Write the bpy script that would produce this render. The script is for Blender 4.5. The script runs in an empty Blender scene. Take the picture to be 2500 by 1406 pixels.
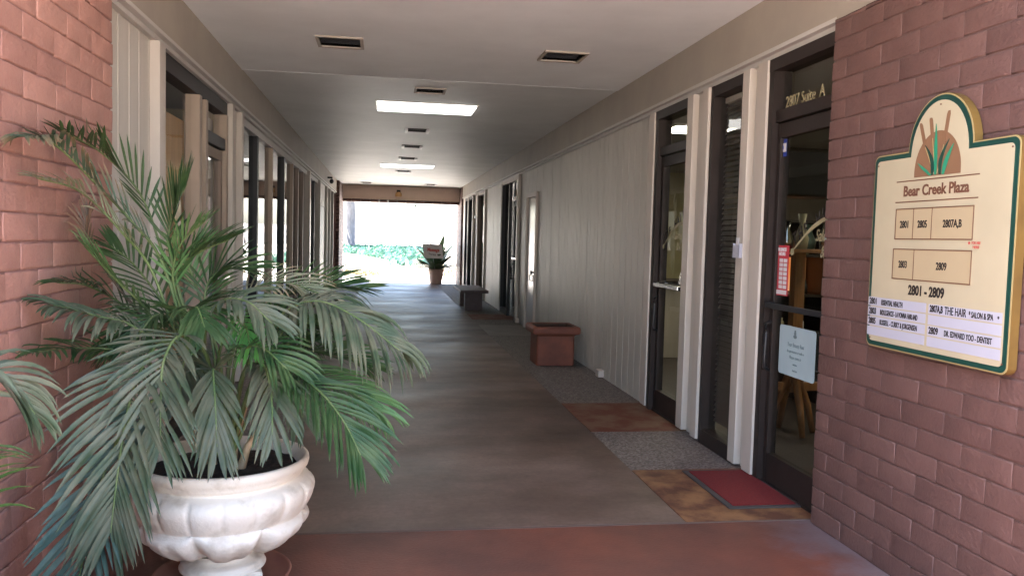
import bpy, bmesh, math, random
from mathutils import Vector, Matrix, noise
random.seed(7)
S = bpy.context.scene
COL = S.collection
PI = math.pi

# ---------------- camera ----------------
cam = bpy.data.cameras.new('camera')
cam.lens = 1990.0 / 2500 * 36
cam.sensor_width = 36
cam.clip_end = 3000
cam.clip_start = 0.05
camo = bpy.data.objects.new('camera', cam)
COL.objects.link(camo)
yaw, pitch, roll = .1567, -.06, .0266
f = Vector((math.sin(yaw) * math.cos(pitch), math.cos(yaw) * math.cos(pitch), math.sin(pitch)))
r = Vector((math.cos(yaw), -math.sin(yaw), 0))
u = r.cross(f)
r2 = r * math.cos(roll) + u * math.sin(roll)
u2 = u * math.cos(roll) - r * math.sin(roll)
m = Matrix((r2, u2, -f)).transposed().to_4x4()
m.translation = Vector((0, 0, 1.55))
camo.matrix_world = m
S.camera = camo

# ---------------- world, sun, exposure ----------------
SUN_EL, SUN_AZ = math.radians(64), math.radians(-90)      # azimuth from +Y towards +X
w = bpy.data.worlds.new('World')
S.world = w
w.use_nodes = True
wn = w.node_tree.nodes
bg = wn['Background']
sky = wn.new('ShaderNodeTexSky')
sky.sky_type = 'NISHITA'
sky.sun_disc = False
sky.sun_elevation = SUN_EL
sky.sun_rotation = SUN_AZ
sky.dust_density = 2.5
w.node_tree.links.new(sky.outputs[0], bg.inputs[0])
bg.inputs[1].default_value = 0.11
sl = bpy.data.lights.new('sun', 'SUN')
sl.energy = 5
sl.angle = math.radians(0.5)
sl.color = (1, .955, .89)
so = bpy.data.objects.new('sun', sl)
COL.objects.link(so)
sd = Vector((math.sin(SUN_AZ) * math.cos(SUN_EL), math.cos(SUN_AZ) * math.cos(SUN_EL), math.sin(SUN_EL)))
so.rotation_euler = sd.to_track_quat('Z', 'Y').to_euler()
S.view_settings.view_transform = 'Standard'
S.view_settings.look = 'None'
S.view_settings.gamma = 1
S.view_settings.exposure = 3.9
S.render.engine = 'CYCLES'
S.cycles.max_bounces = 10
S.cycles.diffuse_bounces = 6
S.cycles.glossy_bounces = 4
S.cycles.transparent_max_bounces = 16
S.cycles.sample_clamp_indirect = 6

# ---------------- materials ----------------
MATS = {}
def srgb(*c):
    return tuple(((v / 12.92) if v <= .04045 else ((v + .055) / 1.055) ** 2.4) for v in c)

def mat(name, col, rough=.6, col2=None, scale=4, detail=5, bump=0, bscale=60, metal=0, spec=.5,
        stretch=(1, 1, 1), contrast=(.35, .65), emit=0, bdist=.004, rvar=0, coord='Object'):
    m = bpy.data.materials.new(name)
    m.use_nodes = True
    nt = m.node_tree
    N, L = nt.nodes, nt.links
    b = N['Principled BSDF']
    b.inputs['Base Color'].default_value = (*col, 1)
    b.inputs['Roughness'].default_value = rough
    b.inputs['Metallic'].default_value = metal
    b.inputs['Specular IOR Level'].default_value = spec
    tc = N.new('ShaderNodeTexCoord')
    mp = N.new('ShaderNodeMapping')
    mp.inputs['Scale'].default_value = stretch
    L.new(tc.outputs[coord], mp.inputs[0])
    if col2 is not None:
        n = N.new('ShaderNodeTexNoise')
        n.inputs['Scale'].default_value = scale
        n.inputs['Detail'].default_value = detail
        n.inputs['Roughness'].default_value = .6
        L.new(mp.outputs[0], n.inputs['Vector'])
        r = N.new('ShaderNodeValToRGB')
        r.color_ramp.elements[0].position = contrast[0]
        r.color_ramp.elements[1].position = contrast[1]
        r.color_ramp.elements[0].color = (*col, 1)
        r.color_ramp.elements[1].color = (*col2, 1)
        L.new(n.outputs[0], r.inputs[0])
        L.new(r.outputs[0], b.inputs['Base Color'])
        if rvar:
            mr = N.new('ShaderNodeMapRange')
            mr.inputs['To Min'].default_value = rough - rvar
            mr.inputs['To Max'].default_value = rough + rvar
            L.new(n.outputs[0], mr.inputs[0])
            L.new(mr.outputs[0], b.inputs['Roughness'])
    if bump:
        n2 = N.new('ShaderNodeTexNoise')
        n2.inputs['Scale'].default_value = bscale
        n2.inputs['Detail'].default_value = 4
        L.new(tc.outputs['Object'], n2.inputs['Vector'])
        bp = N.new('ShaderNodeBump')
        bp.inputs['Strength'].default_value = bump
        bp.inputs['Distance'].default_value = bdist
        L.new(n2.outputs[0], bp.inputs['Height'])
        L.new(bp.outputs[0], b.inputs['Normal'])
    if emit:
        b.inputs['Emission Color'].default_value = (*col, 1)
        b.inputs['Emission Strength'].default_value = emit
    MATS[name] = m
    return m

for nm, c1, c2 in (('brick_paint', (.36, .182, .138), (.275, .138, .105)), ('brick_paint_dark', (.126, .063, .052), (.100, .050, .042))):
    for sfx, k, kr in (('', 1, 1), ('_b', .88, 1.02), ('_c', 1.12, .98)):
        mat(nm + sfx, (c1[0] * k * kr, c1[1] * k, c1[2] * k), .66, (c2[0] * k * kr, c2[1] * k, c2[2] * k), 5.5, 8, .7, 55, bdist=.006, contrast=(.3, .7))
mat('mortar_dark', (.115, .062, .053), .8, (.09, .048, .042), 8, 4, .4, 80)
mat('mortar', (.24, .125, .10), .8, (.19, .095, .08), 8, 4, .4, 80)
mat('ceiling_paint', (.78, .80, .80), .75, (.69, .71, .71), 1.6, 7, .35, 90, bdist=.004, contrast=(.3, .7))
mat('ceiling_gloss', (.68, .69, .68), .5, (.60, .61, .60), 1.3, 6, .35, 3.0, bdist=.03, spec=.15)
mat('fascia_paint', (.34, .295, .24), .6, (.30, .26, .215), 2, 4, .1, 90)
mat('trim_paint', (.56, .48, .41), .5, (.50, .43, .37), 3, 4)
mat('trim_white', (.46, .435, .40), .5)
mat('siding_paint', (.53, .495, .435), .5, (.41, .38, .33), 2.6, 8, .25, 60, stretch=(1, 1, .12), bdist=.003, contrast=(.25, .8))
mat('siding_groove', (.07, .055, .045), .8)
mat('siding_groove_light', (.62, .57, .52), .6)
mat('fin_paint', (.52, .465, .40), .5, (.45, .40, .345), 2.5, 5, .1, 60, stretch=(1, 1, .3), bdist=.002)
mat('bronze_metal', (.020, .014, .012), .5, (.028, .020, .017), 3, 3, spec=.25)
mat('dark_metal', (.016, .016, .018), .45, spec=.3)
mat('tan_wood', (.37, .285, .215), .5, (.30, .23, .17), 3, 4, stretch=(1, 1, .2))
mat('brown_wood', (.24, .175, .13), .5, (.18, .13, .10), 3, 4, stretch=(1, 1, .2))
mat('silver', (.62, .62, .62), .25, metal=1)
mat('header_paint', (.70, .53, .42), .6, (.64, .48, .38), 2, 4, .1, 50)
mat('white_door', (.62, .62, .62), .22, (.58, .58, .59), 2, 3)
mat('vent_glint_white', (.82, .81, .80), .35)
mat('black', (.012, .012, .013), .45)
mat('pot_hollow_shade', (.07, .035, .022), .9, (.045, .022, .015), 6, 5)
mat('soil', (.035, .022, .016), .95, (.012, .008, .007), 30, 5, 1, 60, bdist=.01)
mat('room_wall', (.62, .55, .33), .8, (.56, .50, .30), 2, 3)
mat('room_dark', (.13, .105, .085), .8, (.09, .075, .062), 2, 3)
mat('room_ceiling', (.35, .33, .31), .8)
mat('room_floor', (.04, .03, .025), .5, (.03, .022, .018), 3, 3)
mat('oak', (.30, .135, .048), .45, (.20, .085, .03), 6, 5, stretch=(6, 6, .5))
mat('panel_wood', (.62, .40, .19), .5, (.38, .22, .095), 3.2, 6, stretch=(5, 5, .45), contrast=(.3, .7))
mat('blind', (.09, .075, .065), .5)
mat('orange_wall', (.75, .22, .04), .6)
mat('curtain', (.62, .55, .46), .8, (.52, .46, .38), 5, 3, stretch=(1, 8, .2))
mat('terracotta', (.20, .058, .030), .65, (.13, .038, .022), 5, 5, .25, 50)
mat('terracotta_pale', (.66, .48, .41), .7, (.58, .42, .35), 5, 5, .2, 50)
mat('terracotta_saucer', (.30, .12, .075), .6, (.24, .09, .06), 5, 5)
mat('marble', (.78, .70, .585), .55, (.40, .31, .21), 8, 11, .6, 50, contrast=(.50, .82), bdist=.005)
mat('bench_stone', (.13, .085, .085), .55, (.10, .065, .065), 12, 5, .2, 90)
mat('mat_red', (.17, .006, .006), .95, (.12, .004, .004), 60, 4, .8, 400, bdist=.003)
mat('mat_rubber', (.05, .042, .038), .8)
mat('sign_cream', (.44, .38, .255), .4, (.40, .345, .23), 2.5, 3)
mat('sign_tan', (.40, .315, .19), .4)
mat('sign_green', (.010, .050, .037), .35, (.008, .040, .030), 8, 3)
mat('sign_gold', (.16, .095, .025), .35, (.12, .07, .02), 5, 3)
mat('sign_goldlight', (.36, .27, .12), .3)
mat('sign_brown', (.20, .105, .055), .5)
mat('sign_leaf', (.02, .22, .12), .4)
mat('sign_darkleaf', (.01, .05, .035), .4)
mat('sign_white', (.40, .40, .46), .35)
mat('ink', (.018, .013, .012), .5)
mat('ink_brown', (.14, .06, .035), .5)
mat('ink_red', (.45, .06, .05), .5)
mat('gold_letter', (.36, .30, .17), .45)
mat('cream_letter', (.30, .26, .15), .45)
mat('paper_blue', (.40, .50, .52), .45, (.36, .46, .49), 4, 3)
mat('paper_ink', (.14, .19, .20), .6)
mat('blue_ink', (.02, .04, .25), .5)
mat('red_sign', (.45, .04, .055), .5)
mat('paper_white', (.62, .60, .60), .6)
mat('bark', (.14, .135, .14), .9, (.09, .088, .09), 6, 6, 1, 12, stretch=(1, 1, .3), bdist=.05)
mat('paving_pale', (.48, .44, .39), .85, (.42, .38, .335), .6, 6, .3, 40)
mat('soil_pale', (.28, .22, .17), .95, (.2, .16, .12), 3, 5, .5, 20)
mat('wall_pale', (.62, .58, .54), .8, (.56, .53, .49), 1, 4)
mat('roof_gravel', (.3, .28, .26), .9)
mat('lamp_brass', (.50, .28, .10), .35)
mat('silhouette', (.02, .017, .016), .6)
mat('chrome_stuff', (.5, .5, .5), .2, metal=1)
mat('post_metal', (.30, .30, .32), .5)
mat('glass_green', (.10, .16, .12), .3)

def leaf_mat(name, c1, c2, tip=(.30, .20, .09), rough=.42, tippos=1.01, trans=.18):
    m = bpy.data.materials.new(name)
    m.use_nodes = True
    nt = m.node_tree
    N, L = nt.nodes, nt.links
    b = N['Principled BSDF']
    b.inputs['Roughness'].default_value = rough
    b.inputs['Specular IOR Level'].default_value = .28
    tc = N.new('ShaderNodeTexCoord')
    n = N.new('ShaderNodeTexNoise')
    n.inputs['Scale'].default_value = 9
    n.inputs['Detail'].default_value = 3
    L.new(tc.outputs['Object'], n.inputs['Vector'])
    r = N.new('ShaderNodeValToRGB')
    r.color_ramp.elements[0].position = .36
    r.color_ramp.elements[1].position = .64
    r.color_ramp.elements[0].color = (*c1, 1)
    r.color_ramp.elements[1].color = (*c2, 1)
    L.new(n.outputs[0], r.inputs[0])
    uv = N.new('ShaderNodeUVMap')
    sx = N.new('ShaderNodeSeparateXYZ')
    L.new(uv.outputs[0], sx.inputs[0])
    ad = N.new('ShaderNodeMath')
    ad.operation = 'MULTIPLY_ADD'
    ad.inputs[1].default_value = .25
    L.new(n.outputs[0], ad.inputs[0])
    L.new(sx.outputs[1], ad.inputs[2])
    r2 = N.new('ShaderNodeValToRGB')
    r2.color_ramp.elements[0].position = min(.99, tippos + .10)
    r2.color_ramp.elements[1].position = 1
    r2.color_ramp.elements[0].color = (0, 0, 0, 1)
    r2.color_ramp.elements[1].color = (1, 1, 1, 1)
    L.new(ad.outputs[0], r2.inputs[0])
    mx = N.new('ShaderNodeMix')
    mx.data_type = 'RGBA'
    L.new(r2.outputs[0], mx.inputs[0])
    L.new(r.outputs[0], mx.inputs[6])
    mx.inputs[7].default_value = (*tip, 1)
    L.new(mx.outputs[2], b.inputs['Base Color'])
    tr = N.new('ShaderNodeBsdfTranslucent')
    L.new(mx.outputs[2], tr.inputs[0])
    ms = N.new('ShaderNodeMixShader')
    ms.inputs[0].default_value = trans
    L.new(b.outputs[0], ms.inputs[1])
    L.new(tr.outputs[0], ms.inputs[2])
    L.new(ms.outputs[0], N['Material Output'].inputs[0])
    MATS[name] = m
leaf_mat('leaf_grey', (.050, .080, .042), (.122, .130, .082), tippos=.76)
leaf_mat('leaf_green', (.022, .060, .018), (.06, .10, .035), tippos=.76)
leaf_mat('leaf_light', (.065, .150, .045), (.11, .19, .07), tippos=.85)
leaf_mat('leaf_bright', (.06, .22, .05), (.10, .28, .07), tippos=.9)
leaf_mat('leaf_pale', (.20, .23, .13), (.26, .24, .16), tippos=.5)
leaf_mat('leaf_old', (.05, .10, .055), (.09, .14, .09), tippos=.36, tip=(.30, .17, .09))
leaf_mat('leaf_dead', (.12, .085, .06), (.08, .065, .045), tippos=.3, tip=(.28, .17, .11))
leaf_mat('leaf_blue', (.055, .105, .080), (.10, .15, .115), tippos=.85)
leaf_mat('stem_green', (.10, .16, .05), (.16, .20, .08), tippos=2)
leaf_mat('stem_husk', (.38, .22, .10), (.55, .42, .28), tippos=2)
leaf_mat('agave', (.045, .085, .035), (.075, .12, .05), tippos=2)
leaf_mat('cover_leaf', (.035, .10, .07), (.065, .15, .11), tippos=2)
leaf_mat('dry_leaf', (.16, .15, .08), (.22, .17, .10), tippos=2)
leaf_mat('tree_leaf', (.035, .075, .02), (.07, .12, .03), tippos=2)

def glass_mat(name, tint, ior=1.5, rough=.0, wav=.0):
    m = bpy.data.materials.new(name)
    m.use_nodes = True
    nt = m.node_tree
    N, L = nt.nodes, nt.links
    N.remove(N['Principled BSDF'])
    t = N.new('ShaderNodeBsdfTransparent')
    t.inputs[0].default_value = (*tint, 1)
    g = N.new('ShaderNodeBsdfGlossy')
    g.inputs['Roughness'].default_value = rough
    fr = N.new('ShaderNodeFresnel')
    ge = N.new('ShaderNodeNewGeometry')
    mr = N.new('ShaderNodeMapRange')                          # same reflectance from both faces of the pane
    mr.inputs['To Min'].default_value = ior
    mr.inputs['To Max'].default_value = 1 / ior
    L.new(ge.outputs['Backfacing'], mr.inputs[0])
    L.new(mr.outputs[0], fr.inputs[0])
    if wav:
        tc = N.new('ShaderNodeTexCoord')
        n = N.new('ShaderNodeTexNoise')
        n.inputs['Scale'].default_value = 2.2
        n.inputs['Detail'].default_value = 2
        L.new(tc.outputs['Object'], n.inputs['Vector'])
        bp = N.new('ShaderNodeBump')
        bp.inputs['Strength'].default_value = wav
        bp.inputs['Distance'].default_value = .01
        L.new(n.outputs[0], bp.inputs['Height'])
        L.new(bp.outputs[0], g.inputs['Normal'])
    mx = N.new('ShaderNodeMixShader')
    L.new(fr.outputs[0], mx.inputs[0])
    L.new(t.outputs[0], mx.inputs[1])
    L.new(g.outputs[0], mx.inputs[2])
    L.new(mx.outputs[0], N['Material Output'].inputs[0])
    MATS[name] = m
glass_mat('glass', (.80, .82, .80), 1.5, wav=.15)
glass_mat('glass_clear', (.95, .96, .95), 1.45, wav=.1)
glass_mat('glass_left', (.60, .62, .60), 2.3, wav=.12)
glass_mat('glass_dark', (.12, .12, .13), 1.8, wav=.25)

def emit_mat(name, col, s):
    m = bpy.data.materials.new(name)
    m.use_nodes = True
    b = m.node_tree.nodes['Principled BSDF']
    b.inputs['Base Color'].default_value = (.8, .8, .8, 1)
    b.inputs['Emission Color'].default_value = (*col, 1)
    b.inputs['Emission Strength'].default_value = s
    MATS[name] = m
emit_mat('tube_light', (1, .97, .92), .42)
emit_mat('room_light', (1, .92, .70), 1.2)
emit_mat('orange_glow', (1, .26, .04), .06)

def floor_mat():
    """worn painted concrete: bands across the walk, stains, changing gloss"""
    m = bpy.data.materials.new('walk_concrete')
    m.use_nodes = True
    nt = m.node_tree
    N, L = nt.nodes, nt.links
    b = N['Principled BSDF']
    tc = N.new('ShaderNodeTexCoord')
    def nz(scale, st, det=5, ro=.6):
        mp = N.new('ShaderNodeMapping')
        mp.inputs['Scale'].default_value = st
        L.new(tc.outputs['Object'], mp.inputs[0])
        n = N.new('ShaderNodeTexNoise')
        n.inputs['Scale'].default_value = scale
        n.inputs['Detail'].default_value = det
        n.inputs['Roughness'].default_value = ro
        L.new(mp.outputs[0], n.inputs[0])
        return n
    a = nz(.9, (1.0, 1.15, 1), 8, .62)
    c = nz(28, (1, 1, 1), 6, .7)
    r = N.new('ShaderNodeValToRGB')
    e = r.color_ramp.elements
    e[0].position = .34; e[0].color = (.080, .050, .034, 1)
    e[1].position = .66; e[1].color = (.21, .148, .112, 1)
    x = e.new(.5); x.color = (.135, .088, .063, 1)
    L.new(a.outputs[0], r.inputs[0])
    mx = N.new('ShaderNodeMix'); mx.data_type = 'RGBA'; mx.blend_type = 'OVERLAY'
    mx.inputs[0].default_value = .45
    L.new(r.outputs[0], mx.inputs[6]); L.new(c.outputs[0], mx.inputs[7])
    L.new(mx.outputs[2], b.inputs['Base Color'])
    g = nz(.8, (.5, 1.3, 1), 7, .62)
    mr = N.new('ShaderNodeMapRange')
    mr.inputs['From Min'].default_value = .35; mr.inputs['From Max'].default_value = .65
    mr.inputs['To Min'].default_value = .40; mr.inputs['To Max'].default_value = .58
    L.new(g.outputs[0], mr.inputs[0]); L.new(mr.outputs[0], b.inputs['Roughness'])
    b.inputs['Specular IOR Level'].default_value = .32
    bp = N.new('ShaderNodeBump'); bp.inputs['Strength'].default_value = .3; bp.inputs['Distance'].default_value = .003
    L.new(c.outputs[0], bp.inputs['Height']); L.new(bp.outputs[0], b.inputs['Normal'])
    MATS['walk_concrete'] = m
floor_mat()
mat('apron_concrete', (.175, .060, .038), .5, (.110, .047, .034), 1.5, 10, .45, 60, contrast=(.36, .62), rvar=.14, spec=.25)
def worn_edge():
    """paint worn to grey cement along the foot of the right-hand wall"""
    m = MATS['apron_concrete']; nt = m.node_tree; N, L = nt.nodes, nt.links
    b = N['Principled BSDF']; src = b.inputs['Base Color'].links[0].from_socket
    tc = N.new('ShaderNodeTexCoord'); sx = N.new('ShaderNodeSeparateXYZ'); L.new(tc.outputs['Object'], sx.inputs[0])
    n = N.new('ShaderNodeTexNoise'); n.inputs['Scale'].default_value = 3.2; n.inputs['Detail'].default_value = 9; n.inputs['Roughness'].default_value = .7
    L.new(tc.outputs['Object'], n.inputs[0])
    ma = N.new('ShaderNodeMath'); ma.operation = 'MULTIPLY_ADD'; ma.inputs[1].default_value = .9
    L.new(n.outputs[0], ma.inputs[0]); L.new(sx.outputs[0], ma.inputs[2])
    mr = N.new('ShaderNodeMapRange'); mr.inputs['From Min'].default_value = 2.52; mr.inputs['From Max'].default_value = 2.85
    L.new(ma.outputs[0], mr.inputs[0])
    mx = N.new('ShaderNodeMix'); mx.data_type = 'RGBA'; mx.inputs[7].default_value = (.16, .115, .115, 1)
    L.new(mr.outputs[0], mx.inputs[0]); L.new(src, mx.inputs[6]); L.new(mx.outputs[2], b.inputs['Base Color'])
worn_edge()
mat('apron_worn', (.20, .15, .145), .7, (.15, .09, .075), 2.2, 7, .3, 30, contrast=(.4, .6))
mat('rust_slab', (.14, .042, .022), .7, (.19, .11, .065), 4.0, 11, .5, 60, contrast=(.42, .62), spec=.25)
mat('ochre_slab', (.25, .125, .055), .7, (.10, .04, .024), 4.5, 11, .5, 60, contrast=(.40, .60), spec=.25)
mat('grey_slab', (.21, .18, .145), .6, (.17, .14, .115), 3.0, 8, .3, 40, contrast=(.38, .62))
mat('joint', (.12, .085, .068), .8)

def aggregate():
    m = bpy.data.materials.new('aggregate')
    m.use_nodes = True
    nt = m.node_tree
    N, L = nt.nodes, nt.links
    b = N['Principled BSDF']
    b.inputs['Roughness'].default_value = .7
    tc = N.new('ShaderNodeTexCoord')
    v = N.new('ShaderNodeTexVoronoi'); v.inputs['Scale'].default_value = 75
    L.new(tc.outputs['Object'], v.inputs['Vector'])
    r = N.new('ShaderNodeValToRGB')
    e = r.color_ramp.elements
    e[0].position = 0; e[0].color = (.075, .060, .052, 1)
    e[1].position = 1; e[1].color = (.24, .21, .185, 1)
    x = e.new(.5); x.color = (.15, .115, .095, 1)
    sp = N.new('ShaderNodeSeparateColor'); L.new(v.outputs['Color'], sp.inputs[0])
    L.new(sp.outputs[0], r.inputs[0]); L.new(r.outputs[0], b.inputs['Base Color'])
    bp = N.new('ShaderNodeBump'); bp.inputs['Strength'].default_value = .9; bp.inputs['Distance'].default_value = .006
    bp.invert = True
    L.new(v.outputs['Distance'], bp.inputs['Height']); L.new(bp.outputs[0], b.inputs['Normal'])
    MATS['aggregate'] = m
aggregate()

# ---------------- helpers ----------------
class MB:
    def __init__(s):
        s.v = []; s.f = []; s.m = []; s.sm = []; s.uv = {}
    def quad(s, a, b, c, d, mi=0, sm=False):
        n = len(s.v); s.v += [a, b, c, d]; s.f.append((n, n + 1, n + 2, n + 3)); s.m.append(mi); s.sm.append(sm)
    def box(s, x0, x1, y0, y1, z0, z1, mi=0):
        if x0 > x1: x0, x1 = x1, x0
        n = len(s.v)
        s.v += [(x, y, z) for z in (z0, z1) for y in (y0, y1) for x in (x0, x1)]
        for q in ((0, 2, 3, 1), (4, 5, 7, 6), (0, 1, 5, 4), (2, 6, 7, 3), (0, 4, 6, 2), (1, 3, 7, 5)):
            s.f.append(tuple(n + i for i in q)); s.m.append(mi); s.sm.append(False)
    def bbox(s, x0, x1, y0, y1, z0, z1, b=.006, mi=0):
        """box with chamfered edges"""
        if x0 > x1: x0, x1 = x1, x0
        bm = bmesh.new()
        bmesh.ops.create_cube(bm, size=1)
        for v in bm.verts:
            v.co = Vector(((x0 + x1) / 2 + v.co.x * (x1 - x0), (y0 + y1) / 2 + v.co.y * (y1 - y0), (z0 + z1) / 2 + v.co.z * (z1 - z0)))
        bmesh.ops.bevel(bm, geom=list(bm.edges), offset=b, segments=2, affect='EDGES', profile=.5)
        s.add_bm(bm, mi, False)
    def add_bm(s, bm, mi=0, sm=True):
        n = len(s.v)
        bm.verts.ensure_lookup_table()
        for v in bm.verts: s.v.append(tuple(v.co))
        for fc in bm.faces:
            s.f.append(tuple(n + v.index for v in fc.verts)); s.m.append(mi); s.sm.append(sm)
        bm.free()
    def lathe(s, prof, c, seg=48, mi=0, fn=None, cap=False):
        n = len(s.v)
        for (rr, z) in prof:
            for k in range(seg):
                t = 2 * PI * k / seg
                q = fn(rr, z, t) if fn else rr
                if isinstance(q, tuple): q, z2 = q
                else: z2 = z
                s.v.append((c[0] + q * math.cos(t), c[1] + q * math.sin(t), c[2] + z2))
        for i in range(len(prof) - 1):
            for k in range(seg):
                a = n + i * seg + k; b = n + i * seg + (k + 1) % seg
                s.f.append((a, b, b + seg, a + seg)); s.m.append(mi); s.sm.append(True)
        if cap:
            s.f.append(tuple(n + (len(prof) - 1) * seg + k for k in range(seg))); s.m.append(mi); s.sm.append(False)
    def tube(s, pts, rad, seg=8, mi=0, cap=True):
        n = len(s.v)
        pts = [Vector(p) for p in pts]
        for i, p in enumerate(pts):
            t = (pts[min(i + 1, len(pts) - 1)] - pts[max(i - 1, 0)]).normalized()
            a = t.cross(Vector((0, 0, 1)))
            if a.length < .05: a = t.cross(Vector((1, 0, 0)))
            a.normalize(); b = t.cross(a)
            rr = rad[i] if isinstance(rad, (list, tuple)) else rad
            for k in range(seg):
                an = 2 * PI * k / seg
                s.v.append(tuple(p + a * (rr * math.cos(an)) + b * (rr * math.sin(an))))
        for i in range(len(pts) - 1):
            for k in range(seg):
                a = n + i * seg + k; b = n + i * seg + (k + 1) % seg
                s.f.append((a, b, b + seg, a + seg)); s.m.append(mi); s.sm.append(True)
        if cap:
            s.f.append(tuple(n + k for k in range(seg))); s.m.append(mi); s.sm.append(False)
            e = n + (len(pts) - 1) * seg
            s.f.append(tuple(e + k for k in range(seg))); s.m.append(mi); s.sm.append(False)
    def text(s, body, mtx, size=.1, xs=1.0, off=0.0, ext=.0008, mi=0, align='LEFT', sp=1.0, shear=0):
        c = bpy.data.curves.new('t', 'FONT')
        c.body = body; c.size = size; c.extrude = ext; c.offset = off; c.align_x = align; c.space_character = sp
        c.shear = shear; c.resolution_u = 3
        o = bpy.data.objects.new('t', c); COL.objects.link(o)
        dg = bpy.context.evaluated_depsgraph_get()
        me = bpy.data.meshes.new_from_object(o.evaluated_get(dg))
        n = len(s.v)
        for v in me.vertices:
            s.v.append(tuple(mtx @ Vector((v.co.x * xs, v.co.y, v.co.z))))
        for p in me.polygons:
            s.f.append(tuple(n + i for i in p.vertices)); s.m.append(mi); s.sm.append(False)
        bpy.data.objects.remove(o); bpy.data.curves.remove(c); bpy.data.meshes.remove(me)
    def poly(s, pts, mtx, mi=0, th=.001):
        """filled flat polygon (local xy) with a thickness along local z"""
        n = len(s.v); k = len(pts)
        for z in (0, th):
            for p in pts: s.v.append(tuple(mtx @ Vector((p[0], p[1], z))))
        s.f.append(tuple(n + k + i for i in range(k))); s.m.append(mi); s.sm.append(False)
        for i in range(k):
            j = (i + 1) % k
            s.f.append((n + i, n + j, n + k + j, n + k + i)); s.m.append(mi); s.sm.append(False)
    def build(s, name, mats, parent=None, origin=None):
        me = bpy.data.meshes.new(name)
        off = Vector(origin) if origin else Vector((0, 0, 0))
        me.from_pydata([tuple(Vector(v) - off) for v in s.v], [], s.f)
        if isinstance(mats, str): mats = [mats]
        for q in mats: me.materials.append(MATS[q])
        me.polygons.foreach_set('material_index', s.m)
        me.polygons.foreach_set('use_smooth', s.sm)
        if s.uv:
            ul = me.uv_layers.new(name='UVMap')
            for p in me.polygons:
                t = s.uv.get(p.index)
                if t:
                    for li, q in zip(p.loop_indices, t): ul.data[li].uv = q
        me.update()
        o = bpy.data.objects.new(name, me)
        COL.objects.link(o)
        if parent is not None:
            o.parent = parent
            o.location = off - world_loc(parent)
        else:
            o.location = off
        return o

def world_loc(o):
    p = Vector((0, 0, 0))
    while o is not None:
        p += o.location; o = o.parent
    return p

def tag(o, label=None, cat=None, group=None, kind=None):
    if label: o['label'] = label
    if cat: o['category'] = cat
    if group: o['group'] = group
    if kind: o['kind'] = kind
    return o
def thing(name, loc, label, cat, group=None):
    o = bpy.data.objects.new(name, None)
    o.empty_display_size = .1
    COL.objects.link(o); o.location = loc
    return tag(o, label, cat, group)
def part(name, mb, mats, parent): return mb.build(name, mats, parent)

R, L_ = 1, -1
def PX(side, d):
    """distance d behind the siding plane of that side (negative = into the walk)"""
    return 2.49 + d if side > 0 else -1.49 - d
def fb(mb, side, d0, d1, y0, y1, z0, z1, mi=0, bev=0):
    if bev: mb.bbox(PX(side, d0), PX(side, d1), y0, y1, z0, z1, bev, mi)
    else: mb.box(PX(side, d0), PX(side, d1), y0, y1, z0, z1, mi)

Z_TRIM, Z_CEIL = 2.77, 3.15
Y_END = 27.2

# ---------------- ground and floor ----------------
g = MB(); g.quad((-600, -300, -.012), (600, -300, -.012), (600, 700, -.012), (-600, 700, -.012))
tag(g.build('ground', 'paving_pale'), 'pale sunlit paving beyond the covered walk', 'ground', kind='structure')
g = MB()
ys = [4.255, 9.3, 14.4, 19.0, 23.0, 25.6, Y_END]
for a, b in zip(ys[:-1], ys[1:]): g.box(-.66, 1.69, a + .004, b - .004, -.2, 0)
tag(g.build('walkway_floor', 'walk_concrete'), 'worn brown painted concrete walkway down the passage', 'floor', kind='structure')
g = MB(); g.box(-.66, 1.69, 4.25, Y_END, -.2, -.004)
tag(g.build('floor_joints', 'siding_groove'), 'dark joints between the walkway slabs', 'floor', kind='structure')
g = MB(); g.box(-1.45, 2.62, -1.5, 4.235, -.2, 0)
tag(g.build('apron_floor', 'apron_concrete'), 'red-brown painted concrete apron at the near end', 'floor', kind='structure')
g2 = MB(); g2.box(-1.5, 2.6, 4.235, 4.2495, -.2, .002)
tag(g2.build('expansion_joint', 'joint'), 'pale joint line between red apron and brown walk', 'floor', kind='structure')
g = MB()
for a, b in ((5.28, 6.38), (7.53, 12.9), (14.45, 15.4), (16.5, Y_END)): g.box(1.69, 2.62, a, b, -.2, -.001)
g.box(-1.6, -.66, 4.25, Y_END, -.2, -.001)
tag(g.build('aggregate_strip', 'aggregate'), 'exposed pebble aggregate strips along the walls', 'floor', kind='structure')
for a, b, mm, lb in ((4.25, 5.28, 'ochre_slab', 'ochre stained slab under the red mat'), (6.38, 7.53, 'rust_slab', 'rust stained slab before the second salon door'),
                 (12.9, 14.45, 'grey_slab', 'grey-buff slab before the narrow white door'), (15.4, 16.5, 'rust_slab', 'brown stained slab before the dark doorway')):
    g = MB(); g.box(1.695, 2.62, a + .004, b - .004, -.2, .0005)
    tag(g.build('entry_slab', mm), lb, 'floor slab', kind='structure')

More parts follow.
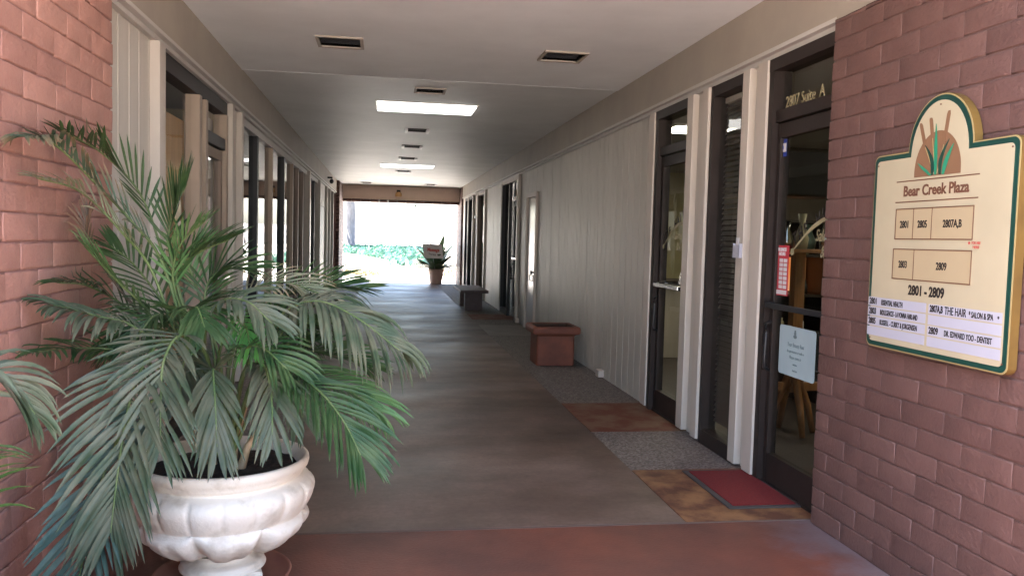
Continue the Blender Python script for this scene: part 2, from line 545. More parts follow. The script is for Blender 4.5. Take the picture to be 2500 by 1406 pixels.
# ---------------- canopy roof ----------------
roof = thing('canopy_roof', (.5, 2.2, 0), 'flat grey plaster ceiling of the covered walk with taupe fascias', 'roof')
holes = []                                                    # (x0,x1,y0,y1)
VENTS = [(-.56, -.22, 6.88, 7.22), (1.34, 1.68, 6.90, 7.24), (.32, .62, 8.98, 9.26), (.31, .61, 12.40, 12.66), (.31, .61, 14.68, 14.94),
         (.30, .60, 16.95, 17.2), (.28, .58, 20.4, 20.65), (-.70, -.42, 25.3, 25.55), (1.24, 1.52, 25.2, 25.45)]
LIGHTS = [(-.11, 1.08, 9.96, 10.62), (-.11, 1.08, 18.55, 19.2)]
def ceiling(y0, y1, z):
    mb = MB()
    hs = [h for h in VENTS + LIGHTS if h[2] >= y0 and h[3] <= y1]
    xs = sorted({-1.45, 2.45} | {h[0] for h in hs} | {h[1] for h in hs})
    yy = sorted({y0, y1} | {h[2] for h in hs} | {h[3] for h in hs})
    for a, b in zip(xs[:-1], xs[1:]):
        for c, d in zip(yy[:-1], yy[1:]):
            cx, cy = (a + b) / 2, (c + d) / 2
            if any(h[0] < cx < h[1] and h[2] < cy < h[3] for h in hs): continue
            mb.quad((a, c, z), (a, d, z), (b, d, z), (b, c, z))
    return mb
part('ceiling', ceiling(2.3, 8.5, Z_CEIL), 'ceiling_paint', roof)
tag(part('ceiling', ceiling(8.5, Y_END, Z_CEIL + .006), 'ceiling_gloss', roof), 'glossier grey ceiling past the seam')
mb = MB(); mb.box(-1.45, 2.45, 8.49, 8.515, Z_CEIL - .002, Z_CEIL + .05)
part('ceiling_seam', mb, 'ceiling_paint', roof)
mb = MB(); mb.box(-9, 10, 2.2, Y_END + .3, 3.42, 3.6); mb.box(-9, 10, 2.2, 2.3, Z_CEIL - .02, 3.42); mb.box(-9, 10, Y_END + .2, Y_END + .3, Z_CEIL, 3.42)
part('roof_slab', mb, 'roof_gravel', roof)
for sd_ in (R, L_):
    mb = MB()
    d0 = -.06 if sd_ > 0 else -.07
    fb(mb, sd_, d0, .3, 4.2 if sd_ > 0 else 4.32, Y_END, Z_TRIM + .035, Z_CEIL + .2)
    if sd_ > 0: fb(mb, sd_, -.075, .3, 2.3, 4.2, Z_TRIM + .01, Z_CEIL + .2)
    part('fascia', mb, 'fascia_paint', roof)
    mb = MB()
    fb(mb, sd_, d0 - .012, .02, 4.2 if sd_ > 0 else 4.32, Y_END, Z_TRIM + .01, Z_TRIM + .035)
    fb(mb, sd_, d0 + .03, .02, 4.2 if sd_ > 0 else 4.32, Y_END, Z_TRIM - .02, Z_TRIM + .01)
    part('fascia_trim', mb, 'trim_white', roof)
mb = MB()
mb.bbox(-1.40, 2.45, 26.65, 26.95, 2.70, 3.15, .01)
part('header_beam', mb, 'header_paint', roof)
mb = MB()
for k in range(13):
    mb.bbox(-1.33 + k * .287, -1.33 + (k + 1) * .287 - .006, 26.60, 27.0, 2.61, 2.70, .012)
part('header_sill', mb, 'brick_paint_dark', roof)

# vents and light fixtures
vlab = ['open recessed ceiling vent nearest on the left half of the ceiling', 'open recessed ceiling vent nearest on the right half of the ceiling',
        'ceiling vent just before the nearer bright light panel', 'first small vent beyond the nearer bright light panel',
        'second small vent beyond the nearer bright light panel', 'third small vent, just before the farther light panel', 'small vent just past the farther light panel',
        'tiny far vent near the header on the left', 'tiny far vent near the header on the right']
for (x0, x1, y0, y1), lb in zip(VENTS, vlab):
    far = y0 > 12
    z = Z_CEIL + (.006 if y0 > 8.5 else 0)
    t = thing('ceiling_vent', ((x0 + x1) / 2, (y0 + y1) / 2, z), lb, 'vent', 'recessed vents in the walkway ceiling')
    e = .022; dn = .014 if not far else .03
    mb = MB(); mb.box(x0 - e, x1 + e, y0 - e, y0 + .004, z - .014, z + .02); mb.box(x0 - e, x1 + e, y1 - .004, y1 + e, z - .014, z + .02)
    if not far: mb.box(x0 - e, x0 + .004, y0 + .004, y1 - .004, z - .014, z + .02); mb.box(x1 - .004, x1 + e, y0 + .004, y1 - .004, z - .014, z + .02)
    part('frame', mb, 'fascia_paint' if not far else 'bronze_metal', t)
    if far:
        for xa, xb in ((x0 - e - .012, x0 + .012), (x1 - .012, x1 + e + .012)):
            mb = MB(); mb.bbox(xa, xb, y0 - e - .004, y1 + e + .004, z - .04, z - .001, .006); part('end_glint', mb, 'vent_glint_white', t)  # white end pieces paint in the light caught at the vent ends
    mb = MB(); T = .10
    mb.quad((x0 + .004, y0 + .004, z + .0), (x0 + .004, y1 - .004, z), (x0 + .004, y1 - .004, z + T), (x0 + .004, y0 + .004, z + T))
    mb.quad((x1 - .004, y0 + .004, z + .0), (x1 - .004, y1 - .004, z), (x1 - .004, y1 - .004, z + T), (x1 - .004, y0 + .004, z + T))
    mb.quad((x0 + .004, y1 - .004, z + .0), (x1 - .004, y1 - .004, z), (x1 - .004, y1 - .004, z + T), (x0 + .004, y1 - .004, z + T))
    mb.quad((x0 + .004, y0 + .004, z + .0), (x1 - .004, y0 + .004, z), (x1 - .004, y0 + .004, z + T), (x0 + .004, y0 + .004, z + T))
    mb.quad((x0, y0, z + T), (x1, y0, z + T), (x1, y1, z + T), (x0, y1, z + T))
    part('recess', mb, 'dark_metal', t)
    mb = MB()
    for k in range(5):
        yy = y0 + .03 + k * (y1 - y0 - .06) / 4
        mb.box(x0 + .004, x1 - .004, yy - .002, yy + .002, z + .03, z + .06)
    part('louvre', mb, 'dark_metal', t)
for (x0, x1, y0, y1), lb in zip(LIGHTS, ['lit rectangular ceiling light panel, the nearer and larger one', 'lit rectangular ceiling light panel far down the walk']):
    z = Z_CEIL + .006
    t = thing('ceiling_light', ((x0 + x1) / 2, (y0 + y1) / 2, z), lb, 'light', 'lit ceiling light panels of the walk')
    mb = MB(); e = .025
    mb.box(x0 - e, x1 + e, y0 - e, y0, z - .012, z + .03); mb.box(x0 - e, x1 + e, y1, y1 + e, z - .012, z + .03)
    mb.box(x0 - e, x0, y0, y1, z - .012, z + .03); mb.box(x1, x1 + e, y0, y1, z - .012, z + .03)
    part('frame', mb, 'trim_white', t)
    mb = MB(); mb.box(x0, x1, y0, y1, z - .03, z + .02)
    part('diffuser', mb, 'tube_light', t)

# ---------------- slump block walls ----------------
def block(mb, side, xf, y0, y1, z0, z1, depth=.1):
    """one rounded slump block; face towards the walk at x = xf"""
    s = -side                                                 # outward direction of the face
    j = lambda a: random.uniform(-a, a)
    bul = random.uniform(-.0005, .0012)
    tilt = j(.002)
    ring = []
    zc0, zc1 = z0 + .0030 + j(.0016), z1 - .0030 + j(.0016)
    yc0, yc1 = y0 + .0004 + j(.0003), y1 - .0004 + j(.0003)
    n = len(mb.v); mi = random.choice((0, 0, 0, 1, 2))
    # rings: (offset outward, inset)
    for off, ins in ((-depth, .002), (-.007, .0), (-.0025, .0014), (-.0004, .0042), (0.0, .0085)):
        ny, nz = 6, 3
        pts = []
        a0, a1, b0, b1 = yc0 + ins * .45, yc1 - ins * .45, zc0 + ins, zc1 - ins
        for k in range(ny): pts.append((a0 + (a1 - a0) * k / ny, b0))
        for k in range(nz): pts.append((a1, b0 + (b1 - b0) * k / nz))
        for k in range(ny): pts.append((a1 - (a1 - a0) * k / ny, b1))
        for k in range(nz): pts.append((a0, b1 - (b1 - b0) * k / nz))
        for (py, pz) in pts:
            w = noise.noise(Vector((py * 9 + xf * 7, pz * 14, 3.1))) * .0025
            w2 = noise.noise(Vector((py * 16, pz * 20, 8.1))) * .0025
            mb.v.append((xf + s * (off + w + tilt), py, pz + w2))
    k0 = 18
    for i in range(4):
        for k in range(k0):
            a = n + i * k0 + k; b = n + i * k0 + (k + 1) % k0
            mb.f.append((a, b, b + k0, a + k0)); mb.m.append(mi); mb.sm.append(True)
    c = len(mb.v)
    mb.v.append((xf + s * (bul + tilt), (yc0 + yc1) / 2, (zc0 + zc1) / 2))
    e = n + 4 * k0
    for k in range(k0):
        mb.f.append((e + k, e + (k + 1) % k0, c)); mb.m.append(mi); mb.sm.append(True)

def block_wall(side, xf, y0, y1, z1, blen=.292, course=.1065, thick=.1, seed=1):
    random.seed(seed)
    mb = MB()
    n = int(math.ceil(z1 / course))
    for i in range(n):
        za, zb = i * course, min((i + 1) * course, z1)
        y = y1 - (blen * .5 if i % 2 else 0) * random.uniform(.85, 1.1)
        ends = [y1]
        if i % 2: ends.append(y)
        while y > y0:
            y -= blen * random.uniform(.96, 1.04)
            ends.append(max(y, y0))
        for a, b in zip(ends[:-1], ends[1:]):
            if a - b > .03: block(mb, side, xf, b, a, za, zb, thick)
    return mb

rb = thing('brick_storefront_building', (2.6, 0, 0), 'right-hand building of painted brick, pale grooved siding and dark framed doors', 'building')
lb_ = thing('storefront_building', (-1.6, 0, 0), 'left-hand building with pinkish brick end and tall framed windows', 'building')
XBR, XBL = 2.40, -1.33
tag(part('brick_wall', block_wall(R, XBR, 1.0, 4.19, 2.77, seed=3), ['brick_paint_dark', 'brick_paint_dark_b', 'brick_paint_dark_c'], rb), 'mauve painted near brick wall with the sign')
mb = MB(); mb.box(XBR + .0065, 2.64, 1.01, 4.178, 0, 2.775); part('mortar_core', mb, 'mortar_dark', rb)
tag(part('brick_wall', block_wall(L_, XBL, 1.2, 4.31, 3.2, seed=5), ['brick_paint', 'brick_paint_b', 'brick_paint_c'], lb_), 'salmon painted near brick wall behind the palm')
mb = MB(); mb.box(XBL - .0065, -1.64, 1.21, 4.298, 0, 3.3); part('mortar_core', mb, 'mortar', lb_)
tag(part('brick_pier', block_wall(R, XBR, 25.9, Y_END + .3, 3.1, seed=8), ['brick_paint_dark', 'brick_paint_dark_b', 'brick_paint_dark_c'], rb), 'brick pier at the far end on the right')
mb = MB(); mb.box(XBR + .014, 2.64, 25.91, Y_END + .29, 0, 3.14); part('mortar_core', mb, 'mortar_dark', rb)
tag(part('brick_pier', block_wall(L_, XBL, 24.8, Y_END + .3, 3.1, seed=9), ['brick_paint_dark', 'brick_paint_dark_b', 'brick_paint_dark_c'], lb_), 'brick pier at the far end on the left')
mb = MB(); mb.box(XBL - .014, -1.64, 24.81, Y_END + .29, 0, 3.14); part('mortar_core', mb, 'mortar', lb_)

def siding(side, y0, y1, z1, par, pitch=.19, groove='siding_groove', z0=.0):
    mb = MB(); y = y0; k = 0
    while y < y1 - .01:
        p = pitch * random.choice((.8, .95, 1.0, 1.05, 1.15)) if pitch < .195 else pitch
        e = min(y + p, y1)
        g_ = .0065 if k % 4 else .011
        fb(mb, side, random.uniform(-.001, .0015), .02, y + g_, e - g_, z0, z1)
        y = e; k += 1
    part('siding_panel', mb, 'siding_paint', par)
    mb = MB(); fb(mb, side, .006, .06, y0, y1, z0, z1 + .01)
    part('siding_groove', mb, groove, par)

def fin(side, y0, y1, par, z1=Z_TRIM - .02, d0=-.050, d1=.10, z0=.02, m='fin_paint'):
    mb = MB(); fb(mb, side, d0, d1, y0, y1, z0, z1, bev=.004)
    return part('fin_post', mb, m, par)

def window(side, y0, y1, par, frame='bronze_metal', z0=.06, z1=Z_TRIM - .10, gd=.035, fd0=-.03, fd1=.09, fw=.045, glass='glass', label=None, rails=()):
    mb = MB()
    fb(mb, side, fd0, fd1, y0, y0 + fw, .0, z1 + .08)
    fb(mb, side, fd0, fd1, y1 - fw, y1, .0, z1 + .08)
    fb(mb, side, fd0 + .002, fd1 - .002, y0 + fw, y1 - fw, z1, z1 + .078)
    fb(mb, side, fd0 + .002, fd1 - .002, y0 + fw, y1 - fw, 0.0, z0 + .05)
    for (a, b) in rails: fb(mb, side, gd - .04, gd + .03, y0 + fw, y1 - fw, a, b)
    w_ = part('window_frame', mb, frame, par)
    if label: w_['label'] = label
    zz = [z0 + .05] + [q for r_ in rails for q in r_] + [z1]
    for i in range(0, len(zz), 2):
        g_ = MB(); xg = PX(side, gd)
        g_.quad((xg, y0 + fw, zz[i]), (xg, y1 - fw, zz[i]), (xg, y1 - fw, zz[i + 1]), (xg, y0 + fw, zz[i + 1]))
        g_.build('glass', glass, w_)
    return w_

def glass_door(side, y0, y1, par, ztop=2.33, gd=.09, frame='bronze_metal', stile=.06, top=.09, bot=.20, glass='glass', label=None, bar=True, hinge_pull=True, barm='dark_metal'):
    mb = MB(); a, b = gd - .025, gd + .025
    fb(mb, side, a, b, y0, y0 + stile, .012, ztop, bev=.003)
    fb(mb, side, a, b, y1 - stile, y1, .012, ztop, bev=.003)
    fb(mb, side, a + .001, b - .001, y0 + stile, y1 - stile, ztop - top, ztop - .002)
    fb(mb, side, a + .001, b - .001, y0 + stile, y1 - stile, .014, bot)
    d = part('door', mb, frame, par)
    if label: d['label'] = label
    g_ = MB(); xg = PX(side, gd)
    g_.quad((xg, y0 + stile, bot), (xg, y1 - stile, bot), (xg, y1 - stile, ztop - top), (xg, y0 + stile, ztop - top))
    g_.build('glass', glass, d)
    if bar:
        mb = MB()
        fb(mb, side, gd - .075, gd - .045, y0 + .02, y1 - .02, 1.15, 1.185, bev=.005)
        fb(mb, side, gd - .05, gd - .02, y0 + .02, y0 + .05, 1.145, 1.19)
        fb(mb, side, gd - .05, gd - .02, y1 - .05, y1 - .02, 1.145, 1.19)
        mb.build('push_bar', barm, d)
    if hinge_pull:
        mb = MB()
        X = PX(side, gd - .06)
        yy = y1 - stile * .5
        pts = [(PX(side, gd - .02), yy, 1.06), (X, yy, 1.04), (X, yy, .98), (X, yy, .82), (X, yy, .76), (PX(side, gd - .02), yy, .74)]
        mb.tube(pts, .012, 8)
        mb.build('pull_handle', 'black', d)
    return d

# ---- right-hand front ----
def head(side, y0, y1, par, m='bronze_metal', z0=Z_TRIM - .10, d0=-.038, d1=.10):
    mb = MB(); fb(mb, side, d0, d1, y0, y1, z0, Z_TRIM - .022)
    part('head_frame', mb, m, par)
# near salon door bay
mb = MB(); fb(mb, R, -.035, .09, 4.985, 5.045, 0, Z_TRIM - .10); fb(mb, R, -.02, .09, 4.12, 4.18, 0, Z_TRIM - .1)
fb(mb, R, -.012, .07, 4.18, 4.985, 2.34, 2.415); fb(mb, R, -.01, .07, 4.18, 4.985, -.05, .012)
part('door_frame', mb, 'bronze_metal', rb)
head(R, 4.12, 5.045, rb)
w_ = MB(); xg = PX(R, .036); w_.quad((xg, 4.18, 2.415), (xg, 4.985, 2.415), (xg, 4.985, Z_TRIM - .1), (xg, 4.18, Z_TRIM - .1))
tr1 = part('transom_glass', w_, 'glass', rb)
door1 = glass_door(R, 4.19, 4.98, rb, gd=.03, stile=.045, label='near salon glass door with lettering and signs beside the brick wall')
# pilaster, narrow blind window, pilaster
fin(R, 5.05, 5.19, rb); fin(R, 5.31, 5.42, rb)
mb = MB(); fb(mb, R, .0, .08, 5.19, 5.31, .01, Z_TRIM - .02); part('panel_strip', mb, 'siding_paint', rb)
mw = window(R, 5.425, 6.02, rb, label='narrow dark window with blinds between the two salon doors', z1=Z_TRIM - .10)
fin(R, 6.03, 6.15, rb); fin(R, 6.34, 6.47, rb)
mb = MB(); fb(mb, R, .0, .08, 6.15, 6.34, .01, Z_TRIM - .02); part('panel_strip', mb, 'siding_paint', rb)
# second salon door bay
mb = MB(); fb(mb, R, -.035, .09, 7.215, 7.295, 0, Z_TRIM - .10); fb(mb, R, -.02, .09, 6.475, 6.53, 0, Z_TRIM - .1)
fb(mb, R, -.012, .07, 6.53, 7.215, 2.34, 2.415); fb(mb, R, -.01, .07, 6.53, 7.215, -.05, .012)
part('door_frame', mb, 'bronze_metal', rb)
head(R, 6.475, 7.295, rb)
w_ = MB(); w_.quad((xg, 6.53, 2.415), (xg, 7.21, 2.415), (xg, 7.21, Z_TRIM - .1), (xg, 6.53, Z_TRIM - .1))
part('transom_glass', w_, 'glass', rb)
door2 = glass_door(R, 6.54, 7.21, rb, gd=.03, stile=.055, label='second salon glass door beside the grooved siding', barm='silver')
fin(R, 7.30, 7.44, rb)
random.seed(21)
siding(R, 7.44, 13.22, Z_TRIM - .02, rb)
# white service door
mb = MB()
fb(mb, R, -.035, .05, 13.22, 13.29, 0, 2.34, bev=.004); fb(mb, R, -.035, .05, 14.14, 14.21, 0, 2.34, bev=.004); fb(mb, R, -.035, .05, 13.29, 14.14, 2.27, 2.34)
part('door_frame', mb, 'trim_paint', rb)
mb = MB(); fb(mb, R, .0, .07, 13.30, 14.13, .02, 2.265)
wd = tag(part('door', mb, 'white_door', rb), 'narrow glossy white service door with knob and mail slot')
mb = MB(); xk = PX(R, .0)
mb.tube([(xk, 13.42, 1.0), (xk - .03, 13.42, 1.0), (xk - .035, 13.42, 1.0), (xk - .065, 13.42, 1.0), (xk - .07, 13.42, 1.0)], [.03, .012, .03, .035, .015], 10)
mb.box(xk - .01, xk, 13.37, 13.45, 1.18, 1.27)
mb.build('door_knob', 'black', wd)
mb = MB(); mb.box(xk - .008, xk, 13.50, 13.85, .84, .86); mb.box(xk - .008, xk, 13.50, 13.85, .93, .95); mb.box(xk - .008, xk, 13.50, 13.53, .86, .93); mb.box(xk - .008, xk, 13.82, 13.85, .86, .93)
mb.build('mail_slot', 'black', wd)
mb = MB(); fb(mb, R, .02, .06, 13.24, 14.18, Z_TRIM - .43 + .0, Z_TRIM - .02); 
siding(R, 13.22, 14.21, Z_TRIM - .02, rb, z0=2.345)
siding(R, 14.21, 15.02, Z_TRIM - .02, rb)
fin(R, 15.02, 15.16, rb)
mb = MB(); fb(mb, R, .02, .13, 15.16, 15.24, 0, Z_TRIM - .1); fb(mb, R, .02, .13, 16.13, 16.22, 0, Z_TRIM - .1); fb(mb, R, .03, .13, 15.24, 16.13, 2.30, 2.38)
part('door_frame', mb, 'silver', rb)
head(R, 15.16, 17.28, rb, 'fin_paint')
glass_door(R, 15.25, 16.12, rb, ztop=2.29, glass='glass_dark', label='dark glass door in a silver frame beyond the white door', barm='silver', frame='dark_metal')
w_ = MB(); w_.quad((xg, 15.24, 2.38), (xg, 16.13, 2.38), (xg, 16.13, Z_TRIM - .1), (xg, 15.24, Z_TRIM - .1)); part('transom_glass', w_, 'glass_dark', rb)
window(R, 16.22, 17.2, rb, frame='dark_metal', glass='glass_dark', label='dark window beside the silver framed door')
fin(R, 17.2, 17.33, rb, m='siding_paint')
siding(R, 17.33, 20.1, Z_TRIM - .02, rb)
fin(R, 20.1, 20.25, rb)
window(R, 20.25, 21.75, rb, frame='brown_wood', glass='glass_dark')
fin(R, 21.75, 21.9, rb, m='siding_paint')
mb = MB(); fb(mb, R, .03, .07, 21.95, 22.85, .02, 2.2); wd2 = tag(part('door', mb, 'white_door', rb), 'far white door with a closer and handle')
mb = MB(); mb.box(PX(R, .03) - .09, PX(R, .03), 22.05, 22.35, 2.08, 2.16); mb.build('door_closer', 'black', wd2)
mb = MB(); mb.tube([(PX(R, .03), 22.1, 1.0), (PX(R, .03) - .06, 22.1, 1.0), (PX(R, .03) - .06, 22.25, 1.0)], .014); mb.box(PX(R, .022), PX(R, .03), 22.06, 22.14, .93, 1.12); mb.build('handle', 'silver', wd2)
mb = MB(); fb(mb, R, .02, .08, 21.9, 22.9, 2.2, Z_TRIM - .02); fb(mb, R, .02, .08, 21.9, 21.95, 0, 2.2); fb(mb, R, .02, .08, 22.85, 22.9, 0, 2.2); part('door_frame', mb, 'trim_paint', rb)
fin(R, 22.9, 23.05, rb, m='siding_paint')
window(R, 23.05, 24.2, rb, frame='dark_metal', glass='glass_dark')
fin(R, 24.2, 24.35, rb, m='siding_paint')
window(R, 24.35, 25.3, rb, frame='dark_metal', glass='glass_dark')
fin(R, 25.3, 25.88, rb, m='trim_paint', d0=-.03)
mb = MB(); fb(mb, R, .02, .16, 7.3, 27, -.2, -.002); 
# ---- left-hand front ----
siding(L_, 4.32, 5.56, Z_TRIM - .02, lb_, pitch=.2, groove='siding_groove_light')
fin(L_, 5.56, 5.70, lb_, d0=-.06)
def mullion(y1, mname, w=.07, d0=-.02, d1=.09, z1=Z_TRIM - .10):
    mb = MB(); fb(mb, L_, d0, d1, y1, y1 + w, 0, z1); part('mullion', mb, mname, lb_)
def pane(y0, y1, z0=.1, z1=Z_TRIM - .10, d=.045, g='glass_left'):
    x = PX(L_, d); mb = MB(); mb.quad((x, y0, z0), (x, y1, z0), (x, y1, z1), (x, y0, z1)); part('window_glass', mb, g, lb_)
mb = MB(); fb(mb, L_, -.01, .10, 5.70, 8.09, Z_TRIM - .14, Z_TRIM - .022); part('head_frame', mb, 'bronze_metal', lb_)
mb = MB(); fb(mb, L_, .0, .10, 5.70, 7.14, 0, .1); part('sill_frame', mb, 'bronze_metal', lb_)
pane(5.70, 6.88, .1, Z_TRIM - .14, g='glass_clear')
mullion(6.88, 'tan_wood', .09, z1=Z_TRIM - .14); mullion(7.12, 'tan_wood', .08, z1=Z_TRIM - .14)
mb = MB(); fb(mb, L_, .02, .08, 6.97, 7.12, 0, Z_TRIM - .14); part('panel_strip', mb, 'black', lb_)
mb = MB(); fb(mb, L_, -.01, .09, 7.20, 8.0, 2.30, 2.40); part('transom_bar', mb, 'dark_metal', lb_)
pane(7.20, 8.0, 2.40, Z_TRIM - .14, g='glass_clear')
mullion(8.0, 'tan_wood', .088, z1=Z_TRIM - .14)
dl = glass_door(L_, 7.21, 7.99, lb_, ztop=2.29, gd=.04, frame='brown_wood', label='left glass door behind the palm with a silver closer box', bar=False, hinge_pull=False, stile=.07)
mb = MB(); fb(mb, L_, -.06, .0, 7.72, 7.98, 1.09, 1.14, bev=.004); mb.build('push_bar', 'silver', dl)
fin(L_, 8.09, 8.20, lb_, d0=-.06, d1=.05)
mb = MB(); fb(mb, L_, .0, .06, 8.20, 8.62, 0, Z_TRIM - .02); part('panel_strip', mb, 'siding_paint', lb_)
fin(L_, 8.62, 8.72, lb_, d0=-.06, d1=.05)
mb = MB(); fb(mb, L_, -.005, .10, 8.72, 16.2, Z_TRIM - .10, Z_TRIM - .022); fb(mb, L_, .0, .10, 8.72, 16.2, 0, .1); part('head_frame', mb, 'trim_white', lb_)
yl = 8.72
for y, mm, w_ in ((9.98, 'dark_metal', .1), (11.28, 'tan_wood', .07), (12.57, 'dark_metal', .1), (13.76, 'tan_wood', .07), (14.6, 'brown_wood', .08), (15.44, 'brown_wood', .08)):
    pane(yl, y); mullion(y, mm, w_, d0=-.005, d1=.09, z1=Z_TRIM - .1); yl = y + w_
pane(yl, 16.2)
fin(L_, 16.2, 16.4, lb_, d0=-.06, m='fin_paint')
mb = MB(); fb(mb, L_, -.005, .10, 16.4, 18.8, Z_TRIM - .10, Z_TRIM - .022); fb(mb, L_, .0, .10, 16.4, 18.8, 0, .1); part('head_frame', mb, 'trim_white', lb_)
yl = 16.4
for y, mm in ((17.0, 'silver'), (17.9, 'dark_metal')):
    pane(yl, y); mullion(y, mm, .08, d0=-.005, z1=Z_TRIM - .1); yl = y + .08
pane(yl, 18.8)
fin(L_, 18.8, 18.95, lb_, d0=-.06, m='siding_paint')
mb = MB(); fb(mb, L_, .0, .05, 18.95, 21.1, 0, Z_TRIM - .02); part('siding_panel', mb, 'siding_paint', lb_)
mb = MB(); fb(mb, L_, -.03, .0, 19.3, 20.25, .02, 2.2); dd = tag(part('door', mb, 'dark_metal', lb_), 'dark door in the pale panel far down the left side')
mb = MB(); fb(mb, L_, -.045, .0, 19.24, 20.31, 2.2, 2.28); mb.build('door_head', 'trim_white', dd)
yl = 21.1
fin(L_, 21.1, 21.25, lb_, d0=-.06, m='siding_paint')
for y in (22.3, 23.6): pane(yl + .15, y); fin(L_, y, y + .12, lb_, d0=-.06, m='siding_paint'); yl = y
pane(yl + .12, 24.8)
mb = MB(); fb(mb, L_, .0, .1, 21.25, 24.8, Z_TRIM - .10, Z_TRIM - .022); fb(mb, L_, .0, .10, 21.25, 24.8, 0, .1); part('head_frame', mb, 'dark_metal', lb_)

# ---- rooms behind the fronts ----
def room(side, d1, y0, y1, par, wall, ceil, zc=2.72):
    mb = MB(); a, b = PX(side, .11), PX(side, d1)
    mb.quad((b, y0, 0), (b, y1, 0), (b, y1, zc), (b, y0, zc))
    mb.quad((a, y0, 0), (b, y0, 0), (b, y0, zc), (a, y0, zc))
    mb.quad((a, y1, 0), (b, y1, 0), (b, y1, zc), (a, y1, zc))
    part('room_wall', mb, wall, par)
    mb = MB(); mb.quad((a, y0, -.002), (b, y0, -.002), (b, y1, -.002), (a, y1, -.002)); part('room_floor', mb, 'room_floor', par)
    mb = MB(); mb.box(a, b, y0, y1, zc, zc + .05); part('room_ceiling', mb, ceil, par)
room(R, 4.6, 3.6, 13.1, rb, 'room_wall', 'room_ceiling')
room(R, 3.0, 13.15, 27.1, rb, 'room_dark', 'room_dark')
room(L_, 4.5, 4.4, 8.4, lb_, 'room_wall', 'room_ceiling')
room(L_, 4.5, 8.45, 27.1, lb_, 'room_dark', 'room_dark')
# outer walls, so that each building is closed
for sd_, par in ((R, rb), (L_, lb_)):
    mb = MB(); a = PX(sd_, .16); b = PX(sd_, 6.5)
    mb.box(b, b + .2 * sd_, 1.0, Y_END + .3, 0, 3.4)
    mb.box(a, b, Y_END + .1, Y_END + .3, 0, 3.4); mb.box(a, b, 1.0, 1.2, 0, 3.4)
    part('outer_wall', mb, 'wall_pale', par)
    mb = MB(); mb.box(a + .01 * sd_, b, 1.2, 2.2, 3.2, 3.4); part('roof', mb, 'roof_gravel', par)
# ---- salon contents ----
for k, (x0, x1, y0, y1, lb2) in enumerate(((2.80, 3.45, 7.68, 8.15, 'lit ceiling panel seen through the transom of the second salon door, upper one'),
                     (3.42, 4.2, 9.66, 10.6, 'lit ceiling panel seen through the second salon door transom, lower one'))):
    t = thing('interior_light', ((x0 + x1) / 2, (y0 + y1) / 2, 2.70), lb2, 'light', 'lit panels inside the salon')
    mb = MB(); mb.box(x0 - .03, x1 + .03, y0 - .03, y1 + .03, 2.69, 2.719); part('frame', mb, 'trim_white', t)
    mb = MB(); mb.box(x0, x1, y0, y1, 2.682, 2.69); part('diffuser', mb, 'room_light', t)
t = thing('interior_light', (4.9, 5.5, 2.70), 'unseen ceiling panel added to brighten the salon behind the near door', 'light', 'lit panels inside the salon')  # added panel, out of sight from the walk, brightens the salon contents
mb = MB(); mb.box(4.4, 5.4, 5.0, 6.0, 2.69, 2.719); part('frame', mb, 'trim_white', t)
mb = MB(); mb.box(4.45, 5.35, 5.05, 5.95, 2.682, 2.69); part('diffuser', mb, 'room_light', t)
pt = MB(); pt.box(3.9, 7.0, 9.1, 9.18, 0, 2.715)
tag(pt.build('salon_partition', 'room_dark'), 'dark partition inside the salon behind the near door', 'partition')
bl = thing('window_blind', (2.66, 5.72, 2.6), 'dark horizontal slat blind behind the narrow window', 'blind')
mb = MB()
for k in range(62):
    z = .18 + k * .04
    mb.quad((2.555, 5.48, z), (2.555, 5.96, z), (2.575, 5.96, z + .031), (2.575, 5.48, z + .031))
part('slats', mb, 'blind', bl)
mb = MB(); mb.box(2.55, 2.58, 5.48, 5.96, 2.62, 2.66); part('head_rail', mb, 'trim_paint', bl)
# wooden easel-like display stand
es = thing('display_stand', (3.36, 6.25, 0), 'tall oak display stand inside the near salon door', 'stand')
mb = MB(); mb.bbox(3.315, 3.405, 6.205, 6.295, .35, 1.60, .006); part('post', mb, 'oak', es)
for sx, sy in ((-1, 0), (1, 0), (0, 1), (0, -1)):
    mb = MB(); mb.tube([(3.36 + .03 * sx, 6.25 + .03 * sy, .5), (3.36 + .14 * sx, 6.25 + .14 * sy, .25), (3.36 + .20 * sx, 6.25 + .20 * sy, .01)], [.035, .03, .024], 8); part('foot', mb, 'oak', es)
mb = MB(); mb.bbox(3.02, 3.70, 6.225, 6.275, .36, .43, .005); part('crossbar', mb, 'oak', es)
mb = MB(); mb.bbox(3.06, 3.66, 6.0, 6.5, 1.50, 1.53, .005); part('shelf_top', mb, 'oak', es)
for x, y, h_, mm in ((3.2, 6.15, .22, 'chrome_stuff'), (3.3, 6.1, .28, 'cream_letter'), (3.42, 6.2, .20, 'glass_green'), (3.52, 6.12, .30, 'chrome_stuff')):
    t = MB(); t.lathe([(.001, 0), (.045, 0), (.055, h_ * .3), (.02, h_ * .7), (.035, h_), (.001, h_)], (x, y, 1.531), 16)
    tag(t.build('vase', mm), {'chrome_stuff': 'silvery vase on the oak display stand', 'cream_letter': 'cream vase on the oak display stand', 'glass_green': 'green glass vase on the oak display stand'}[mm], 'vase', 'vases on the display stand')
sc_ = thing('display_shelf', (3.8, 7.5, 0), 'dark shelf of small bottles with an orange back inside the salon', 'shelf')
mb = MB(); mb.box(3.3, 4.3, 7.75, 7.8, 0, 1.8); mb.box(3.3, 3.34, 7.4, 7.75, 0, 1.8); mb.box(4.26, 4.3, 7.4, 7.75, 0, 1.8)
for z in (.3, .7, 1.06, 1.45, 1.78): mb.box(3.34, 4.26, 7.4, 7.75, z, z + .025)
part('case', mb, 'bronze_metal', sc_)
